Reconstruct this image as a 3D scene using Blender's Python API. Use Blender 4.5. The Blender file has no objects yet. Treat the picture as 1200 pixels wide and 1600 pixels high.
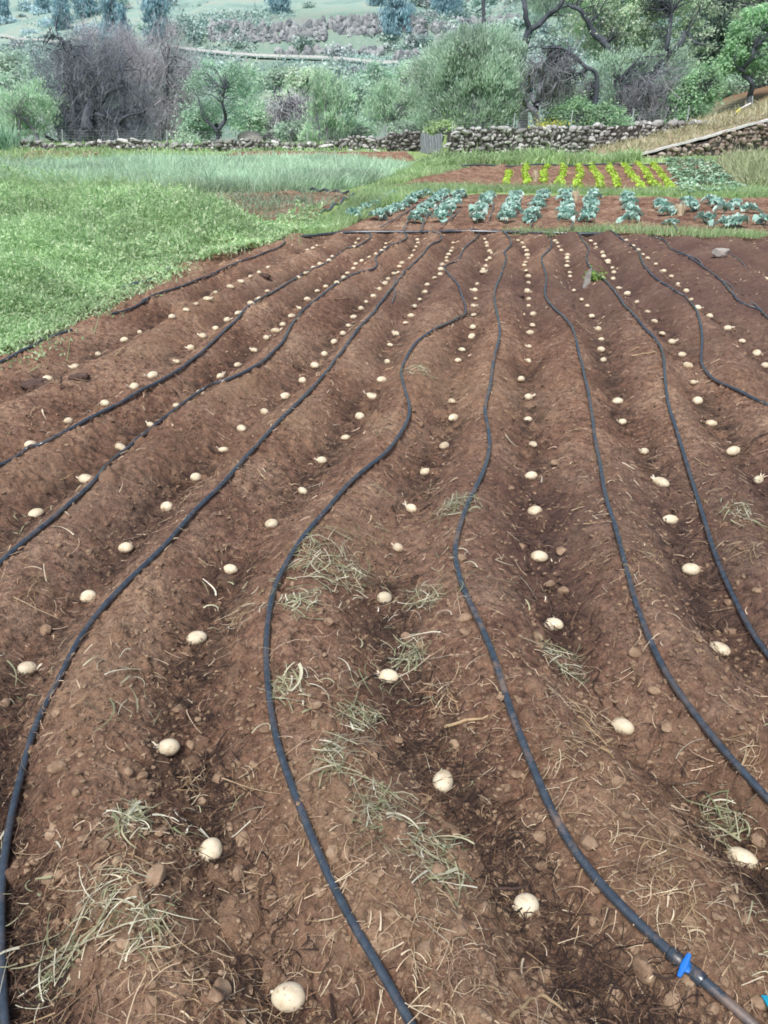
import bpy, math, random
import numpy as np
from mathutils import Vector, Matrix

rng = np.random.default_rng(11)
random.seed(5)
R = math.radians
scene = bpy.context.scene
col = scene.collection

# ------------------------------------------------------------------ camera
F = 1204.0
CAMZ = 1.7
PITCH = R(27.05)
cp, sp = math.cos(PITCH), math.sin(PITCH)

def ray(px, py):
    px = np.asarray(px, float); py = np.asarray(py, float)
    u = (px - 600) / F; v = (800 - py) / F
    d = np.stack([u, cp + sp * v, -sp + cp * v], -1)
    return d

def on_plane(px, py, z=0.0):
    d = ray(px, py)
    k = (z - CAMZ) / d[..., 2]
    return np.array([0, 0, CAMZ]) + d * k[..., None]

def at(px, py, Y):
    """world point on the ray through a photo pixel at world distance Y"""
    d = ray(px, py)
    k = Y / d[..., 1]
    return np.array([0, 0, CAMZ]) + d * np.asarray(k)[..., None]

cam_d = bpy.data.cameras.new('camera')
cam = bpy.data.objects.new('camera', cam_d); col.objects.link(cam)
cam.location = (0, 0, CAMZ)
cam.rotation_euler = (math.pi / 2 - PITCH, 0, 0)
cam_d.sensor_fit = 'VERTICAL'
cam_d.sensor_height = 32
cam_d.lens = 32 * F / 1600
cam_d.clip_start = 0.05; cam_d.clip_end = 3000
scene.camera = cam

# ------------------------------------------------------------------ noise
def _h(ix, iy, s):
    ix = ix.astype(np.int64); iy = iy.astype(np.int64)
    n = (ix * 374761393 + iy * 668265263 + s * 2147483647) & 0xFFFFFFFF
    n = ((n ^ (n >> 13)) * 1274126177) & 0xFFFFFFFF
    n = (n ^ (n >> 16)) & 0xFFFFFFFF
    return n / 4294967295.0

def vnoise(x, y, s=0):
    xi = np.floor(x); yi = np.floor(y)
    fx = x - xi; fy = y - yi
    fx = fx * fx * fx * (fx * (fx * 6 - 15) + 10); fy = fy * fy * fy * (fy * (fy * 6 - 15) + 10)
    a = _h(xi, yi, s); b = _h(xi + 1, yi, s); c = _h(xi, yi + 1, s); d = _h(xi + 1, yi + 1, s)
    return (a + (b - a) * fx) * (1 - fy) + (c + (d - c) * fx) * fy

def fbm(x, y, s=0, o=3):
    t = 0; a = 0.5
    for i in range(o):
        t = t + a * (vnoise(x, y, s + i * 17) - 0.5) * 2
        x = x * 2.03 + 3.1; y = y * 2.03 + 7.7; a *= 0.5
    return t

def worley_bumps(x, y, s, dens=0.6):
    """rounded clod bumps: 0..1 height"""
    xi = np.floor(x); yi = np.floor(y)
    out = np.zeros_like(x)
    for dx in (-1, 0, 1):
        for dy in (-1, 0, 1):
            cx = xi + dx; cy = yi + dy
            on = _h(cx, cy, s + 3) < dens
            qx = cx + 0.2 + 0.6 * _h(cx, cy, s); qy = cy + 0.2 + 0.6 * _h(cx, cy, s + 1)
            rr = 0.18 + 0.34 * _h(cx, cy, s + 2) ** 2
            an = _h(cx, cy, s + 5) * 3.14
            ca, sa = np.cos(an), np.sin(an)
            ex = (x - qx) * ca + (y - qy) * sa; ey = (-(x - qx) * sa + (y - qy) * ca) * 1.35
            q = (ex * ex + ey * ey) / (rr * rr)
            b = np.where(on, np.sqrt(np.clip(1 - q, 0, 1)) * rr * 2, 0)
            out = np.maximum(out, b)
    return out

def sstep(a, b, x):
    t = np.clip((x - a) / (b - a), 0, 1)
    return t * t * (3 - 2 * t)

# ------------------------------------------------------------------ mesh helpers
class MB:
    def __init__(self):
        self.v = []; self.f = []; self.n = 0
    def add(self, v, f):
        v = np.asarray(v, np.float32).reshape(-1, 3)
        f = np.asarray(f, np.int32)
        self.v.append(v); self.f.append(f + self.n); self.n += len(v)
    def build(self, name, mat, parent=None, smooth=True, attrs=None, link=True):
        V = np.concatenate(self.v) if self.v else np.zeros((0, 3), np.float32)
        me = bpy.data.meshes.new(name)
        sizes = np.concatenate([np.full(len(f), f.shape[1], np.int32) for f in self.f])
        loops = np.concatenate([f.ravel() for f in self.f])
        starts = np.concatenate([[0], np.cumsum(sizes)[:-1]]).astype(np.int32)
        me.vertices.add(len(V)); me.vertices.foreach_set('co', V.ravel())
        me.loops.add(len(loops)); me.loops.foreach_set('vertex_index', loops.astype(np.int32))
        me.polygons.add(len(sizes)); me.polygons.foreach_set('loop_start', starts)
        me.polygons.foreach_set('use_smooth', np.full(len(sizes), smooth, bool))
        me.update(calc_edges=True)
        if attrs:
            for k, a in attrs.items():
                at_ = me.attributes.new(k, 'FLOAT', 'POINT')
                at_.data.foreach_set('value', np.asarray(a, np.float32).ravel())
        me.materials.append(mat)
        o = bpy.data.objects.new(name, me)
        if link: col.objects.link(o)
        if parent is not None: o.parent = parent
        return o

def tag(o, label=None, cat=None, group=None, kind=None):
    if label: o['label'] = label
    if cat: o['category'] = cat
    if group: o['group'] = group
    if kind: o['kind'] = kind
    return o

def empty(name, loc, label, cat, group=None):
    o = bpy.data.objects.new(name, None); col.objects.link(o)
    o.location = loc; o.empty_display_size = 0.1
    return tag(o, label, cat, group)

def local(o, root):
    """o's mesh was written in world coordinates: keep it there under a moved Empty"""
    o.location = -Vector(root.location)
    return o

def grid_faces(r, c):
    i = np.arange(r - 1)[:, None] * c + np.arange(c - 1)[None, :]
    i = i.ravel()
    return np.stack([i, i + 1, i + c + 1, i + c], -1)

def frames(P):
    """P [N,K,3] -> tangents and two normals"""
    T = np.gradient(P, axis=1)
    T /= np.linalg.norm(T, axis=-1, keepdims=True) + 1e-9
    ref = np.where(np.abs(T[..., 2:3]) > 0.92, np.array([1.0, 0, 0]), np.array([0, 0, 1.0]))
    A = np.cross(T, ref); A /= np.linalg.norm(A, axis=-1, keepdims=True) + 1e-9
    B = np.cross(A, T)
    return T, A, B

def tubes(mb, P, Rd, S=5):
    P = np.asarray(P, float)
    if P.ndim == 2: P = P[None]
    N, K = P.shape[:2]
    Rd = np.broadcast_to(np.asarray(Rd, float), (N, K))
    T, A, B = frames(P)
    an = np.arange(S) * 2 * math.pi / S
    ring = A[:, :, None, :] * np.cos(an)[None, None, :, None] + B[:, :, None, :] * np.sin(an)[None, None, :, None]
    V = P[:, :, None, :] + ring * Rd[:, :, None, None]
    k = np.arange(K - 1)[:, None] * S; s = np.arange(S)[None, :]
    s2 = (s + 1) % S
    f = np.stack([k + s, k + s2, k + S + s2, k + S + s], -1).reshape(-1, 4)
    f = (np.arange(N)[:, None, None] * (K * S) + f[None]).reshape(-1, 4)
    mb.add(V.reshape(-1, 3), f)

def caps(mb, P, r, S=8):
    """end discs of a single tube"""
    for a, b in ((0, 1), (-1, -2)):
        c = np.asarray(P[a]); t = c - np.asarray(P[b]); t = t / (np.linalg.norm(t) + 1e-9)
        ref = np.array([0, 0, 1.0]) if abs(t[2]) < .9 else np.array([1.0, 0, 0])
        A = np.cross(t, ref); A /= np.linalg.norm(A); B = np.cross(A, t)
        an = np.arange(S) * 2 * math.pi / S
        V = c + r * (np.cos(an)[:, None] * A + np.sin(an)[:, None] * B)
        V = np.concatenate([V, (c + t * r * .15)[None]])
        f = [[i, (i + 1) % S, S] for i in range(S)]
        mb.add(V, np.array(f))

def ribbons(mb, P, W, side=None):
    """P [N,K,3], W [N,K]"""
    N, K = P.shape[:2]
    T = np.gradient(P, axis=1)
    if side is None:
        q = rng.normal(size=(N, 1, 3))
    else:
        q = side[:, None, :]
    A = np.cross(T, q); A /= np.linalg.norm(A, axis=-1, keepdims=True) + 1e-9
    L = P + A * W[..., None] * .5; Rr = P - A * W[..., None] * .5
    V = np.stack([L, Rr], 2).reshape(-1, 3)
    k = np.arange(K - 1) * 2
    f = np.stack([k, k + 1, k + 3, k + 2], -1)
    f = (np.arange(N)[:, None, None] * (2 * K) + f[None]).reshape(-1, 4)
    mb.add(V, f)

def leaves(mb, C, size, normal=None, axis=None, aspect=0.5, bend=0.18):
    """rhombic folded leaf faces: two triangles each sharing the midrib"""
    N = len(C)
    size = np.broadcast_to(np.asarray(size, float), (N,))
    if axis is None:
        axis = rng.normal(size=(N, 3))
    axis = axis / (np.linalg.norm(axis, axis=1, keepdims=True) + 1e-9)
    if normal is None: normal = rng.normal(size=(N, 3))
    s = np.cross(normal, axis); s /= np.linalg.norm(s, axis=1, keepdims=True) + 1e-9
    n = np.cross(axis, s)
    h = size[:, None]
    a = C - axis * h * .5; b = C + axis * h * .5
    m = C - axis * h * .06 + n * h * bend * .6
    l = m + s * h * aspect * .5 - n * h * bend; r = m - s * h * aspect * .5 - n * h * bend
    V = np.stack([a, l, b, r], 1).reshape(-1, 3)
    i = np.arange(N) * 4
    f = np.concatenate([np.stack([i, i + 3, i + 2], -1), np.stack([i, i + 2, i + 1], -1)])
    mb.add(V, f)

_ico = {}
def ico(sub):
    if sub not in _ico:
        import bmesh
        bm = bmesh.new(); bmesh.ops.create_icosphere(bm, subdivisions=sub, radius=1)
        v = np.array([x.co[:] for x in bm.verts]); f = np.array([[q.index for q in p.verts] for p in bm.faces])
        bm.free(); _ico[sub] = (v, f)
    return _ico[sub]

def rotz(V, a):
    c, s = math.cos(a), math.sin(a)
    return V @ np.array([[c, s, 0], [-s, c, 0], [0, 0, 1]])

def rock_verts(sub, sx, sy, sz, jag=.22, seed=0, facets=7):
    v, f = ico(sub)
    r = np.random.default_rng(seed)
    w = v.copy()
    # chop with random planes for a faceted stone
    for _ in range(facets):
        n = r.normal(size=3); n /= np.linalg.norm(n)
        d = r.uniform(.62, .92)
        q = w @ n
        w = w - np.clip(q - d, 0, None)[:, None] * n * .93
    w = w + jag * .12 * r.normal(size=w.shape)
    return w * np.array([sx, sy, sz]), f

def inpoly(px, py, poly):
    poly = np.asarray(poly, float); n = len(poly)
    res = np.zeros(px.shape, bool); j = n - 1
    for i in range(n):
        xi, yi = poly[i]; xj, yj = poly[j]
        c = ((yi > py) != (yj > py)) & (px < (xj - xi) * (py - yi) / (yj - yi + 1e-12) + xi)
        res ^= c; j = i
    return res

def sample_poly(poly, n):
    poly = np.asarray(poly, float)
    lo, hi = poly.min(0), poly.max(0)
    out = []; cnt = 0
    while cnt < n:
        p = rng.uniform(lo, hi, (n * 2, 2))
        p = p[inpoly(p[:, 0], p[:, 1], poly)]
        out.append(p); cnt += len(p)
    return np.concatenate(out)[:n]

def seg_dist(p, line):
    line = np.asarray(line, float)
    best = np.full(len(p), 1e9)
    for a, b in zip(line[:-1], line[1:]):
        ab = b - a; t = np.clip(((p - a) @ ab) / (ab @ ab + 1e-9), 0, 1)
        best = np.minimum(best, np.linalg.norm(p - a - t[:, None] * ab, axis=1))
    return best

def spline(pts, step):
    """Catmull-Rom through 2-D/3-D points, resampled"""
    P = np.asarray(pts, float)
    P = np.concatenate([[2 * P[0] - P[1]], P, [2 * P[-1] - P[-2]]])
    out = []
    for i in range(1, len(P) - 2):
        n = max(2, int(np.linalg.norm(P[i + 1] - P[i]) / step))
        t = np.arange(n)[:, None] / n
        p0, p1, p2, p3 = P[i - 1], P[i], P[i + 1], P[i + 2]
        out.append(.5 * (2 * p1 + (p2 - p0) * t + (2 * p0 - 5 * p1 + 4 * p2 - p3) * t ** 2 + (3 * p1 - p0 - 3 * p2 + p3) * t ** 3))
    out.append(P[-2][None])
    return np.concatenate(out)

def gsmooth(a, s):
    k = int(max(1, 3 * s)); w = np.exp(-.5 * (np.arange(-k, k + 1) / s) ** 2); w /= w.sum()
    p = np.pad(a, [(k, k)] + [(0, 0)] * (a.ndim - 1), mode='edge') if a.ndim == 1 else np.concatenate([np.repeat(a[:1], k, 0), a, np.repeat(a[-1:], k, 0)])
    if a.ndim == 1: return np.convolve(p, w, 'valid')
    return np.stack([np.convolve(p[:, i], w, 'valid') for i in range(a.shape[1])], -1)

# ------------------------------------------------------------------ materials
def newmat(name):
    m = bpy.data.materials.new(name); m.use_nodes = True
    nt = m.node_tree; nt.nodes.clear()
    out = nt.nodes.new('ShaderNodeOutputMaterial')
    b = nt.nodes.new('ShaderNodeBsdfPrincipled')
    nt.links.new(b.outputs[0], out.inputs[0])
    return m, nt, b, out

def N(nt, t, **kw):
    n = nt.nodes.new(t)
    for k, v in kw.items(): setattr(n, k, v)
    return n

def noise(nt, vec, scale, detail=4, rough=.6, dist=0):
    n = N(nt, 'ShaderNodeTexNoise'); n.inputs['Scale'].default_value = scale
    n.inputs['Detail'].default_value = detail; n.inputs['Roughness'].default_value = rough
    n.inputs['Distortion'].default_value = dist
    nt.links.new(vec, n.inputs['Vector']); return n.outputs['Fac']

def ramp(nt, fac, stops):
    n = N(nt, 'ShaderNodeValToRGB'); e = n.color_ramp.elements
    while len(e) < len(stops): e.new(.5)
    for el, (p, c) in zip(e, stops):
        el.position = p; el.color = (*c, 1) if len(c) == 3 else c
    nt.links.new(fac, n.inputs[0]); return n.outputs[0]

def mix(nt, fac, a, b, mode='MIX'):
    n = N(nt, 'ShaderNodeMix', data_type='RGBA', blend_type=mode)
    for s, v in ((n.inputs[0], fac), (n.inputs[6], a), (n.inputs[7], b)):
        if isinstance(v, (int, float)): s.default_value = v
        elif isinstance(v, tuple): s.default_value = (*v, 1)
        else: nt.links.new(v, s)
    return n.outputs[2]

def mth(nt, op, a, b=0.0, clamp=False):
    n = N(nt, 'ShaderNodeMath', operation=op, use_clamp=clamp)
    for s, v in ((n.inputs[0], a), (n.inputs[1], b)):
        if isinstance(v, (int, float)): s.default_value = v
        else: nt.links.new(v, s)
    return n.outputs[0]

def bump(nt, b, h, strength, dist):
    n = N(nt, 'ShaderNodeBump'); n.inputs['Strength'].default_value = strength; n.inputs['Distance'].default_value = dist
    nt.links.new(h, n.inputs['Height']); nt.links.new(n.outputs[0], b.inputs['Normal'])

def objvec(nt):
    return N(nt, 'ShaderNodeTexCoord').outputs['Object']

def leafmat(name, c1, c2, c3=None, big=1.5, trans=.25, rough=.6, tint=None):
    """foliage: colour varies leaf by leaf and in clumps; some light passes through"""
    m, nt, b, out = newmat(name)
    g = N(nt, 'ShaderNodeNewGeometry')
    rnd = g.outputs['Random Per Island']
    v = g.outputs['Position']
    n = noise(nt, v, big, 3)
    c3 = c3 or c2
    base = ramp(nt, rnd, [(0, c1), (.55, c2), (1, c3)])
    dark = mth(nt, 'MULTIPLY_ADD', n, 1.5); dark.node.inputs[2].default_value = .25
    c = mix(nt, 1.0, base, dark, 'MULTIPLY')
    nt.links.new(c, b.inputs['Base Color'])
    b.inputs['Roughness'].default_value = rough
    b.inputs['Specular IOR Level'].default_value = .3
    if trans > 0:
        t = N(nt, 'ShaderNodeBsdfTranslucent'); nt.links.new(c, t.inputs[0])
        ms = N(nt, 'ShaderNodeMixShader'); ms.inputs[0].default_value = trans
        nt.links.new(b.outputs[0], ms.inputs[1]); nt.links.new(t.outputs[0], ms.inputs[2])
        nt.links.new(ms.outputs[0], out.inputs[0])
    return m

def noisemat(name, stops, scale, rough=.8, bs=.5, bd=.01, bscale=None, detail=5, spec=.3, island=0.0, dist=0):
    m, nt, b, out = newmat(name)
    v = N(nt, 'ShaderNodeNewGeometry').outputs['Position']
    n = noise(nt, v, scale, detail, .62, dist)
    c = ramp(nt, n, stops)
    if island:
        g = N(nt, 'ShaderNodeNewGeometry')
        k = mth(nt, 'MULTIPLY_ADD', g.outputs['Random Per Island'], island); k.node.inputs[2].default_value = 1 - island * .5
        c = mix(nt, 1.0, c, k, 'MULTIPLY')
    nt.links.new(c, b.inputs['Base Color'])
    b.inputs['Roughness'].default_value = rough; b.inputs['Specular IOR Level'].default_value = spec
    if bs: bump(nt, b, noise(nt, v, bscale or scale * 3, 6, .65), bs, bd)
    return m

def soilmat(name, warm=1.0, attr=True, sc=1.0, red=0.0):
    m, nt, b, out = newmat(name)
    v = N(nt, 'ShaderNodeNewGeometry').outputs['Position']
    n1 = noise(nt, v, 1.1, 5, .6); n2 = noise(nt, v, 9 * sc, 6, .7); n3 = noise(nt, v, 70 * sc, 5, .7)
    s = mth(nt, 'ADD', mth(nt, 'MULTIPLY', n1, .45), mth(nt, 'ADD', mth(nt, 'MULTIPLY', n2, .35), mth(nt, 'MULTIPLY', n3, .35)))
    c = ramp(nt, s, [(.38, (.074, .040, .029)), (.48, (.176, .097, .066)), (.56, (.256, .150, .102)), (.67, (.41, .280, .195))])
    n4 = noise(nt, v, 24 * sc, 8, .82)
    c = mix(nt, 1.0, c, ramp(nt, n4, [(.36, (.26, .24, .24)), (.47, (.92, .92, .92)), (.58, (1.5, 1.48, 1.42))]), 'MULTIPLY')
    # small pale crumbs
    vo = N(nt, 'ShaderNodeTexVoronoi'); vo.inputs['Scale'].default_value = 55 * sc; nt.links.new(v, vo.inputs['Vector'])
    cr = mth(nt, 'LESS_THAN', vo.outputs['Distance'], .2)
    sel = mth(nt, 'GREATER_THAN', noise(nt, v, 30 * sc, 2), .56)
    c = mix(nt, mth(nt, 'MULTIPLY', mth(nt, 'MULTIPLY', cr, sel), .45), c, (.33, .20, .125))
    if attr:
        a = N(nt, 'ShaderNodeAttribute', attribute_name='wet')
        w = mth(nt, 'MULTIPLY', a.outputs['Fac'], ramp(nt, n2, [(.38, (0, 0, 0)), (.58, (1, 1, 1))]))
        c = mix(nt, mth(nt, 'MULTIPLY', w, .80), c, (.030, .019, .018))
        a2 = N(nt, 'ShaderNodeAttribute', attribute_name='tan')
        c = mix(nt, mth(nt, 'MULTIPLY', a2.outputs['Fac'], .55), c, (.33, .215, .135))
        a4 = N(nt, 'ShaderNodeAttribute', attribute_name='clod')
        c = mix(nt, mth(nt, 'MULTIPLY', mth(nt, 'MULTIPLY', a4.outputs['Fac'], n3), .75), c, (.35, .225, .145))
        a3 = N(nt, 'ShaderNodeAttribute', attribute_name='purple')
        c = mix(nt, mth(nt, 'MULTIPLY', a3.outputs['Fac'], .6), c, (.110, .066, .062))
    nt.links.new(c, b.inputs['Base Color'])
    b.inputs['Roughness'].default_value = .92; b.inputs['Specular IOR Level'].default_value = .2
    h = mth(nt, 'ADD', mth(nt, 'MULTIPLY', noise(nt, v, 45 * sc, 6, .7), .7), mth(nt, 'MULTIPLY', noise(nt, v, 160 * sc, 4, .7), .35))
    bump(nt, b, h, 1.0, .03 / sc)
    return m

def plainmat(name, c, rough=.5, spec=.5, bumpscale=None):
    m, nt, b, out = newmat(name)
    v = objvec(nt)
    n = noise(nt, v, 18, 4)
    cc = mix(nt, n, tuple(x * .75 for x in c), tuple(min(1, x * 1.2) for x in c))
    nt.links.new(cc, b.inputs['Base Color'])
    b.inputs['Roughness'].default_value = rough; b.inputs['Specular IOR Level'].default_value = spec
    if bumpscale: bump(nt, b, noise(nt, v, bumpscale, 4), .3, .004)
    return m

M = {}
M['soil'] = soilmat('ploughed_soil')
M['bed'] = soilmat('bed_soil', attr=False, sc=.5, red=1.0)

def potatomat():
    m, nt, b, out = newmat('potato_skin')
    v = objvec(nt)
    oi = N(nt, 'ShaderNodeObjectInfo')
    va = N(nt, 'ShaderNodeVectorMath', operation='ADD'); nt.links.new(v, va.inputs[0]); nt.links.new(oi.outputs['Random'], va.inputs[1])
    v = va.outputs[0]
    c = ramp(nt, noise(nt, v, 30, 5), [(.3, (.50, .39, .24)), (.5, (.69, .60, .43)), (.7, (.75, .68, .52))])
    sp_ = ramp(nt, noise(nt, v, 130, 3), [(.60, (0, 0, 0)), (.70, (1, 1, 1))])
    c = mix(nt, mth(nt, 'MULTIPLY', sp_, .85), c, (.33, .21, .12))
    # soil clinging low on the skin
    g = N(nt, 'ShaderNodeNewGeometry'); sx = N(nt, 'ShaderNodeSeparateXYZ'); nt.links.new(g.outputs['Normal'], sx.inputs[0])
    low = mth(nt, 'MULTIPLY', ramp(nt, mth(nt, 'ADD', mth(nt, 'MULTIPLY', sx.outputs[2], -.5), noise(nt, v, 45, 3)), [(.44, (0, 0, 0)), (.74, (1, 1, 1))]), .8)
    c = mix(nt, low, c, (.26, .16, .095))
    k = mth(nt, 'MULTIPLY_ADD', oi.outputs['Random'], .25); k.node.inputs[2].default_value = .82
    c = mix(nt, 1.0, c, k, 'MULTIPLY')
    nt.links.new(c, b.inputs['Base Color']); b.inputs['Roughness'].default_value = .55
    b.inputs['Specular IOR Level'].default_value = .35
    bump(nt, b, noise(nt, v, 70, 4), .25, .003)
    return m
M['potato'] = potatomat()
M['sprout'] = plainmat('sprout', (.80, .72, .56), .5)

def hosemat(name, dirt=.35):
    m, nt, b, out = newmat(name)
    g = N(nt, 'ShaderNodeNewGeometry'); v = g.outputs['Position']
    n = noise(nt, v, 7, 6, .75)
    d = mth(nt, 'MULTIPLY', ramp(nt, n, [(.50, (0, 0, 0)), (.68, (1, 1, 1))]), dirt)
    base = ramp(nt, noise(nt, v, 40, 4), [(.3, (.026, .037, .050)), (.7, (.056, .076, .098))])
    c = mix(nt, d, base, (.23, .15, .10))
    nt.links.new(c, b.inputs['Base Color'])
    r = mth(nt, 'MULTIPLY_ADD', d, .45); r.node.inputs[2].default_value = .24
    nt.links.new(r, b.inputs['Roughness']); b.inputs['Specular IOR Level'].default_value = 1.0
    bump(nt, b, noise(nt, v, 120, 3), .15, .002)
    return m
M['hose'] = hosemat('black_poly_pipe', .4)
M['hose_muddy'] = hosemat('muddy_poly_pipe', .95)
M['drip'] = plainmat('thin_drip_line', (.13, .15, .16), .45)
M['stone'] = noisemat('field_stone', [(.3, (.12, .075, .048)), (.5, (.23, .155, .10)), (.72, (.35, .255, .17))], 22, .85, .6, .006, 90, island=.5)
M['clod'] = noisemat('dark_clod', [(.3, (.05, .032, .027)), (.6, (.12, .078, .062)), (.8, (.19, .125, .098))], 25, .9, .7, .01, 80)
M['straw'] = leafmat('dry_straw', (.20, .12, .065), (.42, .30, .17), (.75, .66, .48), 3, .15, .7)
M['straw_green'] = leafmat('wilted_grass', (.17, .20, .10), (.46, .45, .29), (.80, .78, .64), 5, .2, .65)
M['fibre'] = leafmat('dark_rooty_compost', (.018, .011, .010), (.045, .028, .022), (.14, .085, .055), 5, 0, .9)
M['root'] = leafmat('reddish_roots', (.08, .045, .032), (.24, .15, .095), (.60, .46, .32), 5, 0, .85)
M['blue'] = plainmat('blue_plastic', (.012, .16, .56), .4)
M['cyan'] = plainmat('cyan_plastic', (.02, .36, .52), .35)

# ------------------------------------------------------------------ light and sky
SUN_EL, SUN_AZ = R(58), R(200)     # azimuth measured from +Y clockwise
w = bpy.data.worlds.new('World'); scene.world = w; w.use_nodes = True
nt = w.node_tree; bg = nt.nodes['Background']
sky = nt.nodes.new('ShaderNodeTexSky'); sky.sky_type = 'NISHITA'; sky.sun_disc = False
sky.sun_elevation = SUN_EL; sky.sun_rotation = SUN_AZ
sky.dust_density = 4.0; sky.air_density = 1.0; sky.ozone_density = 1.0
nt.links.new(sky.outputs[0], bg.inputs[0]); bg.inputs[1].default_value = .15
sd = bpy.data.lights.new('sun', 'SUN'); sd.energy = 3.1; sd.angle = R(16); sd.color = (1, .99, .975)
so = bpy.data.objects.new('sun', sd); col.objects.link(so)
sv = Vector((math.sin(SUN_AZ) * math.cos(SUN_EL), math.cos(SUN_AZ) * math.cos(SUN_EL), math.sin(SUN_EL)))
so.rotation_euler = sv.to_track_quat('Z', 'Y').to_euler(); so.location = sv * 30
scene.view_settings.view_transform = 'Standard'; scene.view_settings.look = 'None'
scene.view_settings.exposure = 0
scene.cycles.max_bounces = 5; scene.cycles.diffuse_bounces = 3; scene.cycles.transmission_bounces = 3
scene.cycles.use_denoising = True
scene.cycles.filter_width = 1.75

# ------------------------------------------------------------------ potato furrows (positions read from the photograph)
ROWS = {
 'A': [(75,591),(117,572),(153,552),(194,530),(218,518),(269,494),(291,483),(307,474),(324,466),(337,456),(360,447),(377,439),(391,431),(405,425),(419,417),(481,390),(489,387),(495,383)],
 'B': [(47,694),(107,656),(164,629),(210,602),(239,585),(277,564),(298,542),(317,524),(337,512),(355,499),(372,488),(392,473),(405,466),(418,455),(466,433),(477,426),(490,418),(500,412),(514,407),(519,400),(553,385),(556,379),(560,373)],
 'C': [(56,801),(134,747),(188,698),(235,662),(275,632),(313,613),(344,587),(371,569),(397,546),(416,527),(431,516),(442,506),(456,493),(468,481),(480,467),(496,454),(509,447),(526,441),(537,433),(543,426),(552,419),(556,412),(565,407),(577,401),(587,396),(597,391),(602,386),(603,380)],
 'D': [(41,1042),(138,930),(197,854),(261,792),(306,744),(349,701),(377,668),(413,642),(445,618),(473,593),(492,570),(507,552),(522,533),(536,520),(544,508),(553,495),(564,481),(572,471),(583,462),(593,451),(602,442),(607,435),(616,427),(622,425),(624,416),(628,411),(640,403),(644,399),(647,391),(650,385),(653,379),(652,374)],
 'E': [(452,1555),(329,1325),(264,1165),(307,995),(360,888),(424,817),(473,765),(503,718),(540,682),(562,649),(580,618),(597,593),(605,564),(609,538),(619,521),(634,504),(642,493),(648,478),(656,467),(664,456),(668,444),(679,433),(688,428),(689,420),(691,413),(698,407),(698,402),(701,397),(705,392),(707,387),(708,379)],
 'F': [(823,1412),(693,1218),(607,1055),(601,932),(622,854),(643,793),(664,736),(694,695),(708,652),(706,625),(716,562),(722,545),(737,525),(739,510),(740,491),(740,477),(743,466),(742,453),(746,443),(755,424),(755,420),(759,415),(760,406),(765,403),(768,395),(765,392),(761,384),(760,379),(757,373)],
 'G': [(1159,1338),(973,1133),(865,976),(843,868),(836,797),(831,742),(833,693),(825,654),(826,619),(814,591),(826,563),(827,541),(829,519),(832,507),(833,490),(826,477),(826,467),(824,454),(826,441),(826,431),(822,422),(819,414),(821,409),(825,403),(824,398),(823,391),(819,386),(816,379),(809,375)],
 'H': [(1125,1012),(1080,888),(1048,810),(1033,752),(1007,704),(973,658),(965,626),(943,561),(939,545),(940,529),(935,513),(924,493),(918,477),(909,467),(897,453),(891,431),(890,425),(886,415),(887,408),(886,403),(887,398),(877,391),(873,385),(871,379),(867,376)],
 'I': [(1185,748),(1146,703),(1111,660),(1090,625),(1083,596),(1075,570),(1066,553),(1050,533),(1035,520),(1023,501),(1012,486),(995,471),(980,458),(967,449),(958,435),(959,425),(957,418),(951,410),(950,407),(943,400),(941,394),(932,386),(930,381),(923,376)],
 'J': [(1196,570),(1183,551),(1160,532),(1137,512),(1109,493),(1090,480),(1080,467),(1072,454),(1059,443),(1049,431),(1037,423),(1025,412),(1012,403),(1005,397),(997,390),(989,384),(979,375)],
}
GY = np.arange(-4, 24, .05)
_raw = {}
for k, pts in ROWS.items():
    p = np.array(pts, float); w3 = on_plane(p[:, 0], p[:, 1], -.03)
    o = np.argsort(w3[:, 1]); _raw[k] = (w3[o, 0], w3[o, 1])

def build_row(k, ref=None):
    x, y = _raw[k]
    g = np.interp(GY, y, x)
    lo, hi = y[0], y[-1]
    if ref is None:
        s = (x[1] - x[0]) / (y[1] - y[0]); s = np.clip(s, -.6, .6)
        g = np.where(GY < lo, x[0] + (np.maximum(GY, .2) - lo) * s, g)
    else:
        r = ref
        g = np.where(GY < lo, r + (x[0] - np.interp(lo, GY, r)), g)
        g = np.where(GY > hi, r + (x[-1] - np.interp(hi, GY, r)), g)
    return gsmooth(g, 5)
rowx = {'E': build_row('E')}
for k, r in (('F', 'E'), ('G', 'F'), ('H', 'G'), ('I', 'H'), ('J', 'I'), ('D', 'E'), ('C', 'D'), ('B', 'C'), ('A', 'B')):
    rowx[k] = build_row(k, rowx[r])
allrows = [rowx['A'] - 2.3, rowx['A'] - 1.5, rowx['A'] - .75] + [rowx[k] for k in 'ABCDEFGHIJ'] + [rowx['J'] + .65 * i for i in range(1, 8)]
RX = np.stack(allrows)
for i in range(1, len(RX)): RX[i] = np.maximum(RX[i], RX[i - 1] + .28)
AMP = np.array([.2, .3, .8] + [1.0] * 10 + [.55] * 7 + [.4])

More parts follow.
